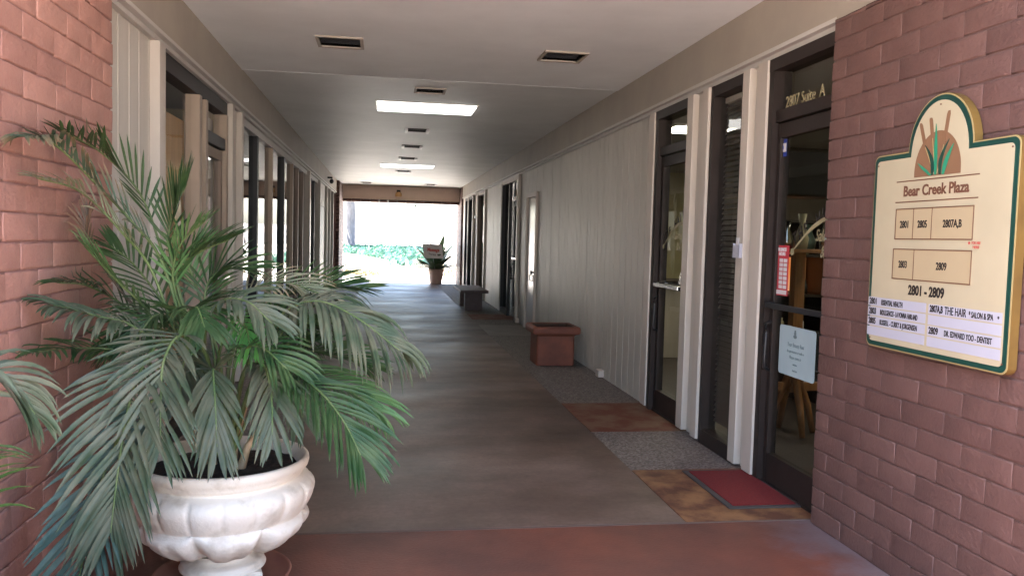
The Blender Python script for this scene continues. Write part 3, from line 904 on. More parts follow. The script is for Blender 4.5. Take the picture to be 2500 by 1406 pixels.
mb = MB(); mb.box(3.93, 4.24, 7.73, 7.745, 1.10, 1.44); part('back_panel', mb, 'orange_glow', sc_)
random.seed(4)
for z in (.325, .725, 1.085, 1.475):
    for k in range(8):
        x = 3.42 + k * .1; y = 7.52 + random.uniform(-.03, .05)
        t = MB(); h_ = random.uniform(.10, .17); rr = random.uniform(.022, .032)
        t.lathe([(.001, 0), (rr, 0), (rr, h_ * .65), (rr * .45, h_ * .78), (rr * .45, h_), (.001, h_)], (x, y, z + .001), 12)
        q_ = random.choice(['chrome_stuff', 'cream_letter', 'paper_white', 'orange_wall', 'black']); o = t.build('bottle', q_)
        tag(o, 'small %s product bottle standing on the dark salon shelf' % dict(chrome_stuff='silver', cream_letter='cream', paper_white='white', orange_wall='orange', black='black')[q_], 'bottle', 'bottles on the salon shelf')
tv = thing('wall_cabinet', (3.0, 6.0, 2.0), 'black hanging cabinet behind the near salon door glass', 'cabinet')
mb = MB(); mb.bbox(2.70, 3.4, 5.8, 6.1, 1.93, 2.27, .01); part('body', mb, 'black', tv)
mb = MB(); mb.bbox(2.71, 3.39, 5.78, 5.8, 1.94, 2.26, .004); part('door', mb, 'dark_metal', tv)
gp = thing('salon_chair', (4.2, 9.2, 0), 'dark salon chair deep inside behind the second door', 'chair')
mb = MB(); mb.bbox(3.95, 4.45, 8.95, 9.45, .45, .58, .04); part('seat', mb, 'black', gp)
mb = MB(); mb.bbox(3.95, 4.45, 9.4, 9.5, .55, 1.15, .04); part('backrest', mb, 'black', gp)
mb = MB(); mb.lathe([(.28, 0), (.27, .03), (.04, .05), (.04, .46)], (4.2, 9.2, 0), 20); part('base', mb, 'chrome_stuff', gp)
cn = thing('reception_counter', (3.6, 10.6, 0), 'pale reception counter in the salon behind the second door', 'counter')
mb = MB(); mb.bbox(3.2, 5.2, 10.5, 11.1, 0, 1.0, .01); part('body', mb, 'curtain', cn)
mb = MB(); mb.bbox(3.15, 5.25, 10.45, 11.15, 1.0, 1.05, .01); part('countertop', mb, 'bronze_metal', cn)
# left interior: wood panel and curtain
wp = MB(); wp.box(-1.645, -1.605, 5.66, 6.95, .0, 2.42)
tag(wp.build('wood_partition', 'panel_wood'), 'grained wood panel partition behind the near left window', 'partition')
mb = MB(); n0 = 60
for i in range(n0):
    y0 = 7.12 + i * .018; xa = -1.64 + .012 * math.sin(i * 1.1); xb = -1.64 + .012 * math.sin((i + 1) * 1.1)
    mb.quad((xa, y0, .05), (xb, y0 + .018, .05), (xb, y0 + .018, 2.6), (xa, y0, 2.6), sm=True)
tag(mb.build('curtain', 'curtain'), 'beige curtain hanging behind the left glass door', 'curtain')

# ---- writing and stickers on the salon glass ----
def wall_m(X, Y, Z, side=R):
    """local x runs to the reader's right, local z out of the wall"""
    if side > 0: return Matrix(((0, 0, -1, X), (-1, 0, 0, Y), (0, 1, 0, Z), (0, 0, 0, 1)))
    return Matrix(((0, 0, 1, X), (1, 0, 0, Y), (0, 1, 0, Z), (0, 0, 0, 1)))
xg = PX(R, .036)
mb = MB(); mb.text('2807 Suite', wall_m(xg - .004, 4.945, 2.432), .100, .86, .0006, sp=1.0); mb.text('A', wall_m(xg - .004, 4.535, 2.435), .10, .9, .001)
mb.build('suite_number', 'gold_letter', tr1)
def logo(par, ymid, xgl):
    a = MB()
    word = 'THE HAIR'
    for i, ch in enumerate(word):
        t = (i - 3.5) / 3.5
        mtx = wall_m(xgl - .004, ymid - t * .23 + .03, 1.66 + .10 * t) @ Matrix.Rotation(math.radians(24), 4, 'Z')
        a.text(ch, mtx, .10, .8, .002, shear=.2)
    a.build('lettering', 'ink', par)
    a = MB()
    pts = []
    for k in range(17):
        t = k / 16; pts.append((-.27 + .56 * t, -.10 + .20 * math.sin(t * PI * .62)))
    M = wall_m(xgl - .004, ymid, 1.62)
    for i in range(16):
        w0 = .004 + .010 * math.sin(PI * i / 16); w1 = .004 + .010 * math.sin(PI * (i + 1) / 16)
        p, q = pts[i], pts[i + 1]
        a.poly([(p[0], p[1] - w0), (q[0], q[1] - w1), (q[0], q[1] + w1), (p[0], p[1] + w0)], M)
    a.poly([(-.27 + .022 * math.cos(t), -.105 + .022 * math.sin(t)) for t in [2 * PI * k / 14 for k in range(14)]], M)
    a.text('Salon', wall_m(xgl - .004, ymid - .0, 1.585), .10, .75, .001, shear=.25)
    a.text('& Spa', wall_m(xgl - .004, ymid - .06, 1.49), .10, .75, .001, shear=.25)
    a.build('emblem', 'cream_letter', par)
logo(door1, 4.49, PX(R, .03)); logo(door2, 6.87, PX(R, .03))
xd = PX(R, .03) - .003
# red hours sign
hs = thing('hours_sign', (xd, 5.0, 1.40), 'narrow red business hours card taped inside the near door glass edge', 'sign')
Mh = wall_m(xd - .002, 4.965, 1.235)
mb = MB(); mb.poly([(0, 0), (.17, 0), (.17, .32), (0, .32)], Mh, 0, .002); part('card', mb, 'red_sign', hs)
mb = MB(); M2 = wall_m(xd - .005, 4.965, 1.235)
for k in range(7):
    for c_ in range(2): mb.poly([(.055 + c_ * .055, .045 + k * .028), (.10 + c_ * .055, .045 + k * .028), (.10 + c_ * .055, .067 + k * .028), (.055 + c_ * .055, .067 + k * .028)], M2)
mb.poly([(.01, .008), (.16, .008), (.16, .035), (.01, .035)], M2)
part('time_squares', mb, 'paper_white', hs)
mb = MB(); mb.text('BUSINESS', wall_m(xd - .005, 4.965 - .085, 1.235 + .283), .032, .8, .0005, align='CENTER'); mb.text('HOURS', wall_m(xd - .005, 4.965 - .085, 1.235 + .255), .032, .8, .0005, align='CENTER'); part('lettering', mb, 'paper_white', hs)
# sticker
st = thing('door_sticker', (xd, 4.86, 2.2), 'small blue and white sticker at the top corner of the near door glass', 'sticker')
mb = MB(); Ms = wall_m(xd - .001, 4.96, 2.12); mb.poly([(0, 0), (.07, 0), (.07, .11), (0, .11)], Ms, 0, .001); part('backing', mb, 'blue_ink', st)
mb = MB(); Ms = wall_m(xd - .003, 4.96, 2.12); mb.poly([(.005, .03), (.066, .03), (.066, .085), (.005, .085)], Ms, 0, .001); part('label_panel', mb, 'paper_white', st)
mb = MB(); Ms = wall_m(xd - .005, 4.96, 2.12); mb.poly([(.022 + .013 * math.cos(a), .057 + .018 * math.sin(a)) for a in [2 * PI * k / 12 for k in range(12)]], Ms, 0, .001); part('emblem', mb, 'blue_ink', st)
# pale blue notice
nt_ = thing('paper_notice', (xd, 4.6, .9), 'pale blue paper notice with faint writing on the near salon door', 'notice')
Mn = wall_m(xd - .004, 4.86, .745)
def rrect(w, h, rr=.02, n=4):
    o = []
    for cx, cy, a0 in ((w - rr, rr, -PI / 2), (w - rr, h - rr, 0), (rr, h - rr, PI / 2), (rr, rr, PI)):
        for k in range(n + 1): a = a0 + PI / 2 * k / n; o.append((cx + rr * math.cos(a), cy + rr * math.sin(a)))
    return o
mb = MB(); mb.poly(rrect(.44, .31), Mn, 0, .003); part('sheet', mb, 'paper_blue', nt_)
mb = MB()
for i, (tx, sz) in enumerate((('Your Beauty Rest', .036), ('By appointment or walk-in', .024), ('Please come in', .03), ('welcome', .018), ('thank you', .018))):
    mb.text(tx, wall_m(xd - .0085, 4.86 - .21, .745 + .185 - i * .038), sz, .8, 0, align='CENTER', ext=.0003, shear=.2)
Mn2 = wall_m(xd - .0085, 4.86, .745)
mb.poly([(.20 + .022 * math.cos(a), .25 + .012 * math.sin(a)) for a in [2 * PI * k / 12 for k in range(12)]], Mn2, 0, .0005)
mb.poly([(.185, .262), (.215, .262), (.208, .29), (.192, .29)], Mn2, 0, .0005)
part('writing', mb, 'paper_ink', nt_)
# clear brochure box on the pilaster
bx_ = thing('brochure_holder', (2.44, 5.36, 1.5), 'clear plastic brochure holder on the pale pilaster by the narrow window', 'holder')
mb = MB(); mb.box(2.415, 2.443, 5.315, 5.415, 1.46, 1.47); mb.box(2.415, 2.418, 5.315, 5.415, 1.47, 1.55); mb.box(2.415, 2.443, 5.315, 5.318, 1.47, 1.56); mb.box(2.415, 2.443, 5.412, 5.415, 1.47, 1.56); part('tray', mb, 'sign_white', bx_)
mb = MB(); mb.box(2.43, 2.436, 5.36, 5.40, 1.472, 1.60); part('card', mb, 'paper_white', bx_)

# ---------------- directory sign ----------------
SX = 2.352
sg = thing('directory_sign', (2.38, 3.213, 1.5), 'cream directory sign with arched top, green border and gold edge on the brick', 'sign')
def outline(inset, W=.925, z0=1.078, z1=1.995, ymid=3.25, ar=.21, ztop=2.222, rc=.035):
    """sign outline; local x to the right (towards the camera), y up, origin at ymid / 0"""
    hw = W / 2 - inset; b = z0 + inset; t = z1 - inset; a_ = ar - inset * .9
    o = []
    n = 5
    r_ = max(rc - inset * .5, .006)
    def arc(cx, cy, a0, a1, rx, ry, n):
        for k in range(n + 1):
            a = a0 + (a1 - a0) * k / n; o.append((cx + rx * math.cos(a), cy + ry * math.sin(a)))
    arc(hw - r_, b + r_, -PI / 2, 0, r_, r_, n)
    arc(hw - r_, t - r_, 0, PI / 2, r_, r_, n)
    o.append((a_ + .002, t))
    arc(0, t - .004, .02, PI - .02, a_, (ztop - inset) - t + .004, 22)
    o.append((-a_ - .002, t))
    arc(-hw + r_, t - r_, PI / 2, PI, r_, r_, n)
    arc(-hw + r_, b + r_, PI, PI * 1.5, r_, r_, n)
    return o
YM = 3.213
mb = MB(); mb.poly(outline(0), wall_m(2.392, YM, 0), 0, .036); part('gold_edge', mb, 'sign_gold', sg)
mb = MB(); mb.poly(outline(.0015), wall_m(2.3555, YM, 0), 0, .002); part('edge_line', mb, 'sign_goldlight', sg)
mb = MB(); mb.poly(outline(.007), wall_m(2.3530, YM, 0), 0, .0015); part('green_border', mb, 'sign_green', sg)
mb = MB(); mb.poly(outline(.029), wall_m(2.3510, YM, 0), 0, .0015); part('face', mb, 'sign_cream', sg)
X0 = 2.3493
def SM(x, z, d=0): return wall_m(X0 - d, YM - x, z)
# lettering positions: local x from sign centre (+ right), z height
def bar(mb, x0, x1, z0, z1, d=0, th=.001): mb.poly([(x0, z0), (x1, z0), (x1, z1), (x0, z1)], wall_m(X0 - d, YM, 0), 0, th)
em = MB()
pts = [(-.004 + .150 * math.cos(PI * k / 24), 1.893 + .171 * math.sin(PI * k / 24)) for k in range(25)]
em.poly([(.146, 1.872)] + pts + [(-.154, 1.872)], wall_m(X0, YM, 0), 0, .001)
def blade(mb, p0, p1, w, bend=0, mi=0, d=.0013, tip=True):
    n = 10; c = []
    for k in range(n + 1):
        t = k / n
        x = p0[0] + (p1[0] - p0[0]) * t + bend * math.sin(PI * t); z = p0[1] + (p1[1] - p0[1]) * t
        ww = w * ((math.sin(PI * min(t * .8 + .18, 1))) if tip else (1 if .0 < t < 1 else .6))
        c.append((x, z, ww))
    mb.poly([(a - w_, b) for a, b, w_ in c] + [(a + w_, b) for a, b, w_ in reversed(c)], wall_m(X0 - d, YM, 0), mi, .001)
blade(em, (-.085, 2.00), (-.125, 2.11), .011, 0, 0, tip=False)
blade(em, (-.04, 2.035), (-.058, 2.125), .011, 0, 0, tip=False)
blade(em, (.035, 2.00), (.058, 2.14), .011, 0, 0, tip=False)
for a, b in (((-.02, 1.88), (-.085, 2.00)), ((-.012, 1.88), (-.04, 2.035)), ((.0, 1.88), (.035, 2.0))): blade(em, a, b, .0022, 0, 2, d=.0015, tip=False)
blade(em, (-.008, 1.875), (-.019, 2.095), .0105, 0, 1, d=.003)
blade(em, (-.03, 1.875), (-.085, 2.01), .011, .02, 3, d=.0026)
blade(em, (.02, 1.875), (.07, 2.02), .011, -.02, 3, d=.0026)
blade(em, (-.04, 1.874), (-.13, 1.935), .012, .0, 1, d=.0030)
blade(em, (.04, 1.874), (.10, 2.00), .013, -.01, 1, d=.0030)
o = em.build('cattail_emblem', ['sign_brown', 'sign_leaf', 'sign_goldlight', 'sign_darkleaf'], sg)
ln = MB()
bar(ln, -.278, .258, 1.857, 1.862); bar(ln, -.279, .257, 1.763, 1.768)
def frame_rect(mb, x0, x1, z0, z1, divs, t=.0045, d=.002):
    bar(mb, x0, x1, z0, z0 + t, d); bar(mb, x0, x1, z1 - t, z1, d); bar(mb, x0, x0 + t, z0 + t, z1 - t, d); bar(mb, x1 - t, x1, z0 + t, z1 - t, d)
    for q in divs: bar(mb, q, q + t * .7, z0 + t, z1 - t, d)
frame_rect(ln, -.270, .241, 1.595, 1.736, (-.142, -.017)); frame_rect(ln, -.275, .243, 1.412, 1.553, (-.124,))
part('rule_lines', ln, 'ink_brown', sg)
mp_ = MB(); bar(mp_, -.269, .240, 1.596, 1.735); bar(mp_, -.274, .242, 1.413, 1.552); part('map_fill', mp_, 'sign_tan', sg)
tx = MB()
def T(s_, x, z, cap, w, off=.0, align='LEFT', d=.002, mb_=None):
    """fit a line of lettering: cap height and total width in metres"""
    q = mb_ or tx; t = MB(); t.text(s_, Matrix.Identity(4), 1.0, 1.0, off / cap * .7, .0)
    xs_ = [v[0] for v in t.v]; w0 = max(xs_) - min(xs_); k = w / w0
    q.text(s_, SM(x - (w / 2 if align == 'CENTER' else 0) - min(xs_) * k, z, d), cap / .70, k / (cap / .70), off, .0006)
tb = MB(); T('Bear Creek Plaza', -.008, 1.792, .046, .425, .0018, 'CENTER', mb_=tb); part('title_lettering', tb, 'ink_brown', sg)
T('2801', -.205, 1.648, .032, .060, .001, 'CENTER'); T('2805', -.078, 1.648, .032, .063, .001, 'CENTER'); T('2807A,B', .115, 1.648, .032, .115, .001, 'CENTER')
T('2803', -.200, 1.466, .032, .060, .001, 'CENTER'); T('2809', .062, 1.466, .032, .066, .001, 'CENTER')
T('2801 - 2809', -.03, 1.348, .042, .240, .0022, 'CENTER', d=.0015)
sp_ = MB()
pz = .0475
for i in range(4):
    zz0 = 1.320 - (i + 1) * pz + .003
    bar(sp_, -.450, -.022, zz0, zz0 + pz - .006); bar(sp_, -.005, .425, zz0 - .001, zz0 + pz - .007)
Z = lambda i: 1.320 - (i + 1) * pz + .011
T('2801', -.440, Z(0), .029, .056, .001); T('ESSENTIAL HEALTH', -.345, Z(0), .024, .160, .0006)
T('2803', -.440, Z(1), .029, .056, .001); T('INDULGENCES - LA VONNA HARLAND', -.350, Z(1), .024, .275, .0004)
T('2805', -.440, Z(2), .029, .056, .001); T('RUSSELL - CURRY & JORGENSEN', -.350, Z(2), .024, .275, .0004)
T('2807A,B', .005, Z(0), .029, .083, .001); T('THE HAIR', .100, Z(0) - .003, .033, .130, .0003); T('* SALON & SPA', .245, Z(0) - .001, .024, .135, .0005); T('*', .402, Z(0), .018, .010, .0004)
T('2809', .005, Z(2), .029, .060, .001); T('DR. EDWARD YOO - DENTIST', .105, Z(2), .024, .275, .0006)
part('tenant_strips', sp_, 'sign_white', sg)
part('lettering', tx, 'ink', sg)
rd = MB(); T('YOU ARE', .235, 1.578, .011, .052, 0, mb_=rd); T('HERE', .245, 1.561, .011, .036, 0, mb_=rd)
rd.poly([(.222 + .006 * math.cos(a), 1.583 + .006 * math.sin(a)) for a in [2 * PI * k / 10 for k in range(10)]], wall_m(X0 - .001, YM, 0), 0, .001)
part('red_lettering', rd, 'ink_red', sg)
sc2 = MB()
for (x, z) in ((0.0, 2.175), (-.425, 1.945), (.425, 1.95), (-.425, 1.12), (.437, 1.12)):
    sc2.poly([(x + .004 * math.cos(a), z + .004 * math.sin(a)) for a in [2 * PI * k / 8 for k in range(8)]], wall_m(X0, YM, 0), 0, .002)
part('screw_heads', sc2, 'ink_brown', sg)

# ---------------- urn ----------------
def make_urn(loc, label, group):
    t = thing('stone_urn', loc, label, 'urn', group)
    W = 18
    def bowl(rr, z, a):
        # gadroons on the bulge, acanthus lobes below
        if z > .44: return rr
        ph = (a * W / (2 * PI)) % 1.0
        if z > .285:
            k = min(1, (z - .285) / .04) * min(1, (.44 - z) / .02 + .2)
            return rr - .009 * k * (abs(2 * ph - 1) ** 9) + .004 * k * (1 - abs(2 * ph - 1) ** 2)
        ph = (a * 8 / (2 * PI) + .2) % 1.0
        q = 1 - abs(2 * ph - 1)
        k = max(0, min(1, (z - .11) / .06))
        q2 = q ** .5 + .35 * math.sin(a * 16) * (1 - q)
        return (rr + .022 * k * q2 - .013, z - .034 * k * q2 * (1 if z > .15 else .5) + .014)
    prof = [(.325, .44), (.335, .50), (.345, .525), (.352, .533), (.362, .533), (.369, .525), (.371, .51), (.366, .492), (.352, .480), (.352, .472), (.346, .463), (.336, .455), (.338, .447),
            (.352, .442), (.368, .434), (.382, .422), (.391, .408), (.394, .392), (.391, .372), (.384, .352), (.373, .330), (.361, .308), (.352, .295), (.348, .287),
            (.362, .284), (.366, .272), (.362, .256), (.350, .236), (.328, .214), (.298, .190), (.262, .166), (.222, .145), (.185, .128), (.150, .115), (.135, .108)]
    mb = MB(); mb.lathe([(r_, z) for r_, z in prof], (loc[0], loc[1], loc[2]), 256, fn=bowl)
    part('bowl', mb, 'marble', t)
    mb = MB(); mb.lathe([(.135, .115), (.128, .10), (.130, .088), (.150, .080), (.172, .074), (.178, .066), (.174, .058), (.180, .054), (.186, .046), (.184, .040)], loc, 64)
    part('stem', mb, 'marble', t)
    mb = MB()
    bm = bmesh.new(); bmesh.ops.create_cube(bm, size=1)
    for v in bm.verts: v.co = Vector((v.co.x * .31, v.co.y * .31, v.co.z * .034 + .025))
    bmesh.ops.bevel(bm, geom=list(bm.edges), offset=.006, segments=2, affect='EDGES')
    bmesh.ops.rotate(bm, verts=bm.verts, matrix=Matrix.Rotation(math.radians(14), 3, 'Z'))
    bmesh.ops.translate(bm, verts=bm.verts, vec=Vector(loc))
    mb.add_bm(bm, 0, False); part('plinth', mb, 'marble', t)
    mb = MB(); nr, ns = 14, 48; n = len(mb.v)
    for i in range(nr + 1):
        for k in range(ns):
            rr = .342 * i / nr; a = 2 * PI * k / ns
            mb.v.append((loc[0] + rr * math.cos(a), loc[1] + rr * math.sin(a), loc[2] + .475 + .018 * noise.noise(Vector((rr * math.cos(a) * 12, rr * math.sin(a) * 12, 2))) + .02 * (1 - i / nr)))
    for i in range(nr):
        for k in range(ns):
            a = n + i * ns + k; b = n + i * ns + (k + 1) % ns
            mb.f.append((a, b, b + ns, a + ns)); mb.m.append(0); mb.sm.append(True)
    part('soil', mb, 'soil', t)
    return t
UC = (-.69, 3.726, .024)
make_urn(UC, 'white carved stone urn with gadrooned bowl standing on a terracotta saucer', 'carved white urns')
make_urn((-.90, 2.05, 0), 'second carved urn past the left edge, holding the palm whose tips show there', 'carved white urns')
sau = MB(); sau.lathe([(.001, .004), (.27, .004), (.283, .03), (.292, .036), (.298, .030), (.285, .0), (.001, 0.0005)], (UC[0], UC[1], .0), 64)
tag(sau.build('plant_saucer', 'terracotta_saucer', origin=None), 'wide shallow terracotta saucer under the white urn', 'saucer')

# ---------------- palms ----------------
# PALM_BEGIN
PALM = [
 ([(-0.692,3.8,0.52),(-0.803,3.88,0.919),(-0.938,3.92,1.064),(-1.08,3.92,1.101),(-1.209,3.88,1.011)],0.24,0.5,'green',0.8,24,0.38),
 ([(-0.692,3.8,0.52),(-0.698,3.9,0.916),(-0.639,3.98,1.098),(-0.492,4.0,1.137),(-0.337,3.98,1.042)],0.24,0.6,'green',0.8,24,0.38),
 ([(-0.689,3.78,0.525),(-0.735,3.72,0.872),(-0.799,3.62,1.032),(-0.805,3.5,1.015),(-0.802,3.42,0.894)],0.22,0.5,'grey',0.7,22,0.38),
 ([(-0.664,3.72,0.541),(-0.566,3.64,0.851),(-0.467,3.54,0.975),(-0.372,3.44,0.923),(-0.315,3.38,0.799)],0.22,0.5,'grey',0.7,22,0.4),
 ([(-0.685,3.72,0.542),(-0.826,3.74,0.978),(-0.944,3.7,1.41),(-1.046,3.62,1.582),(-1.164,3.52,1.741),(-1.24,3.335,1.864),(-1.24,3.086,1.858)],0.2,0.3,'old',0.75,34,0.4),
 ([(-0.71,3.78,0.526),(-0.902,3.92,1.103),(-1.021,4.0,1.456),(-1.12,4.0,1.718),(-1.24,3.879,1.879),(-1.24,3.415,1.92)],0.22,0.05,'green',0.55,22,0.52),
 ([(-0.695,3.7,0.547),(-0.863,3.68,1.041),(-0.965,3.62,1.378),(-1.048,3.52,1.53),(-1.169,3.42,1.686),(-1.24,3.185,1.723)],0.17,0.35,'pale',0.7,20,0.45),
 ([(-0.681,3.74,0.536),(-0.817,3.78,1.027),(-0.931,3.78,1.444),(-0.909,3.76,1.624),(-0.849,3.72,1.748)],0.2,0.1,'green',0.5,18,0.55),
 ([(-0.681,3.74,0.536),(-0.8,3.78,0.972),(-0.895,3.74,1.339),(-0.801,3.7,1.449),(-0.651,3.62,1.515)],0.2,0.25,'green',0.5,16,0.5),
 ([(-0.681,3.74,0.536),(-0.8,3.78,0.972),(-0.899,3.72,1.304),(-0.86,3.66,1.483),(-0.739,3.56,1.59)],0.17,0.2,'light',0.5,14,0.5),
 ([(-0.741,3.76,0.532),(-0.961,3.8,1.024),(-1.172,3.82,1.311),(-1.24,3.697,1.491),(-1.24,3.699,1.629)],0.12,0.5,'dead',0.35,16,0.6),
 ([(-0.685,3.74,0.536),(-0.882,3.76,0.939),(-1.008,3.72,1.195),(-1.089,3.6,1.325),(-1.189,3.5,1.477)],0.16,0.3,'light',0.6,16,0.5),
 ([(-0.685,3.74,0.536),(-0.83,3.76,0.939),(-0.944,3.8,1.189),(-1.095,3.85,1.384),(-1.198,3.85,1.473)],0.2,0.3,'green',0.8,18,0.4),
 ([(-0.706,3.76,0.531),(-0.923,3.86,0.96),(-1.116,3.86,1.181),(-1.24,3.719,1.298),(-1.24,3.365,1.336)],0.2,0.4,'green',0.8,20,0.4),
 ([(-0.695,3.7,0.547),(-0.849,3.62,0.961),(-0.996,3.5,1.149),(-1.113,3.38,1.209),(-1.216,3.26,1.258)],0.21,0.75,'grey',0.9,22,0.45),
 ([(-0.695,3.7,0.547),(-0.892,3.66,0.901),(-1.061,3.56,1.039),(-1.209,3.44,1.072),(-1.24,3.173,1.093)],0.16,0.5,'green',0.9,18,0.45),
 ([(-0.683,3.68,0.553),(-0.761,3.52,1.012),(-0.85,3.36,1.109),(-0.889,3.2,1.029),(-0.905,3.08,0.885),(-0.915,3.0,0.669),(-0.927,2.97,0.49)],0.31,0.32,'grey',0.72,27,0.36),
 ([(-0.679,3.66,0.558),(-0.843,3.46,0.853),(-0.939,3.3,0.838),(-0.985,3.16,0.715),(-1.01,3.06,0.549),(-1.038,3.0,0.335),(-1.052,2.98,0.241)],0.27,0.25,'blue',0.68,22,0.42),
 ([(-0.67,3.66,0.558),(-0.716,3.46,1.055),(-0.774,3.3,1.141),(-0.804,3.18,1.064),(-0.795,3.1,0.925),(-0.785,3.06,0.769)],0.27,0.4,'grey',0.75,22,0.36),
 ([(-0.673,3.72,0.541),(-0.745,3.6,1.035),(-0.673,3.48,1.247),(-0.547,3.4,1.272),(-0.432,3.32,1.19)],0.2,0.65,'grey',0.8,22,0.5),
 ([(-0.664,3.72,0.541),(-0.593,3.7,0.949),(-0.448,3.64,1.183),(-0.286,3.56,1.263),(-0.111,3.48,1.203),(0.07,3.42,1.073)],0.32,1.35,'grey',0.9,32,0.45),
 ([(-0.678,3.78,0.525),(-0.671,3.95,1.005),(-0.537,4.05,1.211),(-0.329,4.08,1.291),(-0.091,4.05,1.287)],0.24,0.25,'green',0.65,26,0.45),
 ([(-0.678,3.78,0.525),(-0.702,3.92,1.009),(-0.644,4.0,1.252),(-0.473,3.98,1.315),(-0.276,3.9,1.265)],0.22,0.7,'pale',0.7,20,0.5),
 ([(-0.66,3.7,0.547),(-0.594,3.6,0.93),(-0.49,3.46,1.005),(-0.437,3.34,0.908),(-0.423,3.28,0.756)],0.22,0.4,'grey',0.6,18,0.42),
 ([(-0.657,3.7,0.547),(-0.546,3.62,0.926),(-0.395,3.5,0.981),(-0.251,3.38,0.908),(-0.146,3.28,0.803),(-0.078,3.22,0.685)],0.27,0.45,'green',0.72,30,0.36),
 ([(-0.657,3.7,0.547),(-0.52,3.68,0.843),(-0.355,3.6,0.929),(-0.158,3.5,0.894),(-0.002,3.42,0.813)],0.24,0.6,'light',0.7,26,0.4),
 ([(-0.66,3.72,0.541),(-0.573,3.8,0.839),(-0.436,3.85,0.982),(-0.232,3.84,1.003),(-0.061,3.8,0.943)],0.22,0.35,'green',0.6,22,0.45),
 ([(-0.679,3.66,0.54),(-0.675,3.5,0.878),(-0.668,3.38,1.0),(-0.64,3.28,0.888),(-0.624,3.24,0.72)],0.24,0.3,'grey',0.45,22,0.4),
 ([(-0.674,3.68,0.552),(-0.637,3.56,0.866),(-0.568,3.44,1.058),(-0.473,3.34,1.09),(-0.368,3.26,1.02)],0.22,0.5,'green',0.7,20,0.45),
 ([(-0.681,3.74,0.536),(-0.714,3.7,0.948),(-0.632,3.62,1.174),(-0.565,3.52,1.151),(-0.539,3.46,1.073)],0.15,0.5,'bright',0.7,16,0.5),
 ([(-0.685,3.76,0.531),(-0.763,3.86,1.017),(-0.808,3.9,1.257),(-0.737,3.9,1.371),(-0.586,3.86,1.376)],0.22,0.35,'green',0.7,20,0.45),
 ([(-0.681,3.74,0.536),(-0.782,3.78,0.972),(-0.9,3.76,1.139),(-0.959,3.66,1.184),(-1.013,3.56,1.091)],0.24,0.5,'green',0.8,20,0.45),
 ([(-0.681,3.74,0.536),(-0.741,3.66,0.991),(-0.803,3.56,1.178),(-0.749,3.46,1.239),(-0.7,3.38,1.165)],0.22,0.5,'green',0.8,20,0.45),
 ([(-0.685,3.76,0.531),(-0.611,3.82,0.779),(-0.546,3.86,0.923),(-0.443,3.9,1.109),(-0.331,3.9,1.129)],0.24,0.6,'green',0.7,24,0.4),
 ([(-0.685,3.76,0.531),(-0.727,3.86,0.923),(-0.849,3.92,1.292),(-0.885,3.92,1.405),(-0.827,3.9,1.481)],0.2,0.3,'light',0.6,18,0.5),
 ([(-0.697,3.76,0.531),(-0.868,3.7,0.804),(-0.97,3.58,0.794),(-1.001,3.46,0.669),(-0.984,3.4,0.534)],0.24,0.4,'blue',0.6,22,0.4),
]
PALM2 = [
 ([(-0.937,2.12,0.534),(-0.979,2.14,0.898),(-1.031,2.16,1.137),(-0.993,2.18,1.19),(-0.927,2.2,1.155),(-0.874,2.22,1.072)],0.17,0.9,'grey',0.8,22,0.35),
 ([(-0.937,2.12,0.534),(-1.041,2.1,0.912),(-1.159,2.08,1.115),(-1.212,2.0,1.132)],0.2,0.7,'green',0.8,22,0.35),
 ([(-0.937,2.12,0.534),(-0.95,2.0,0.846),(-0.892,1.8,1.046),(-0.827,1.6,1.065)],0.2,0.7,'green',0.8,22,0.35),
]
# PALM_END
def catmull(P, n):
    P = [Vector(p) for p in P]
    P = [P[0] * 2 - P[1]] + P + [P[-1] * 2 - P[-2]]
    out = []
    seg = len(P) - 3
    for i in range(n + 1):
        t = i / n * seg; k = min(int(t), seg - 1); t -= k
        a, b, c, d = P[k:k + 4]
        out.append(.5 * ((2 * b) + (c - a) * t + (2 * a - 5 * b + 4 * c - d) * t * t + (3 * b - a - 3 * c + d) * t ** 3))
    return out

def leaflet(mb, base, d, N, L, droop, W, curl=0, lim=None):
    d = d.normalized()
    S_ = 6
    p = base.copy(); prev = []
    cur = d.copy()
    for i in range(S_ + 1):
        t = i / S_
        w = W * (math.sin(PI * min(.12 + t * .62, 1)) if t < .6 else math.sin(PI * (.12 + .6 * .62)) * (1 - ((t - .6) / .4) ** 1.6)) + .0006
        side = cur.cross(N)
        if side.length < .05: side = cur.cross(Vector((.3, .5, .8)))
        side.normalize()
        nn = side.cross(cur).normalized()
        if nn.dot(N) < 0: nn = -nn
        q = p.copy()
        if lim is not None: q.x = max(q.x, lim)
        prev.append((q - side * w, q - nn * w * .45, q + side * w, t))
        cur = (cur + Vector((0, 0, -1)) * (droop * 1.5 / S_) * (.4 + 1.2 * t) + nn * (-curl / S_) * t).normalized()
        p = p + cur * (L / S_)
    n = len(mb.v)
    for a, b, c, t in prev: mb.v += [tuple(a), tuple(b), tuple(c)]
    for i in range(S_):
        k = n + i * 3; t0, t1 = i / S_, (i + 1) / S_
        for q in (0, 1):
            mb.uv[len(mb.f)] = ((q * .5, t0 * .75), (q * .5 + .5, t0 * .75), (q * .5 + .5, t1 * .75), (q * .5, t1 * .75))
            mb.f.append((k + q, k + q + 1, k + q + 4, k + q + 3)); mb.m.append(0); mb.sm.append(True)

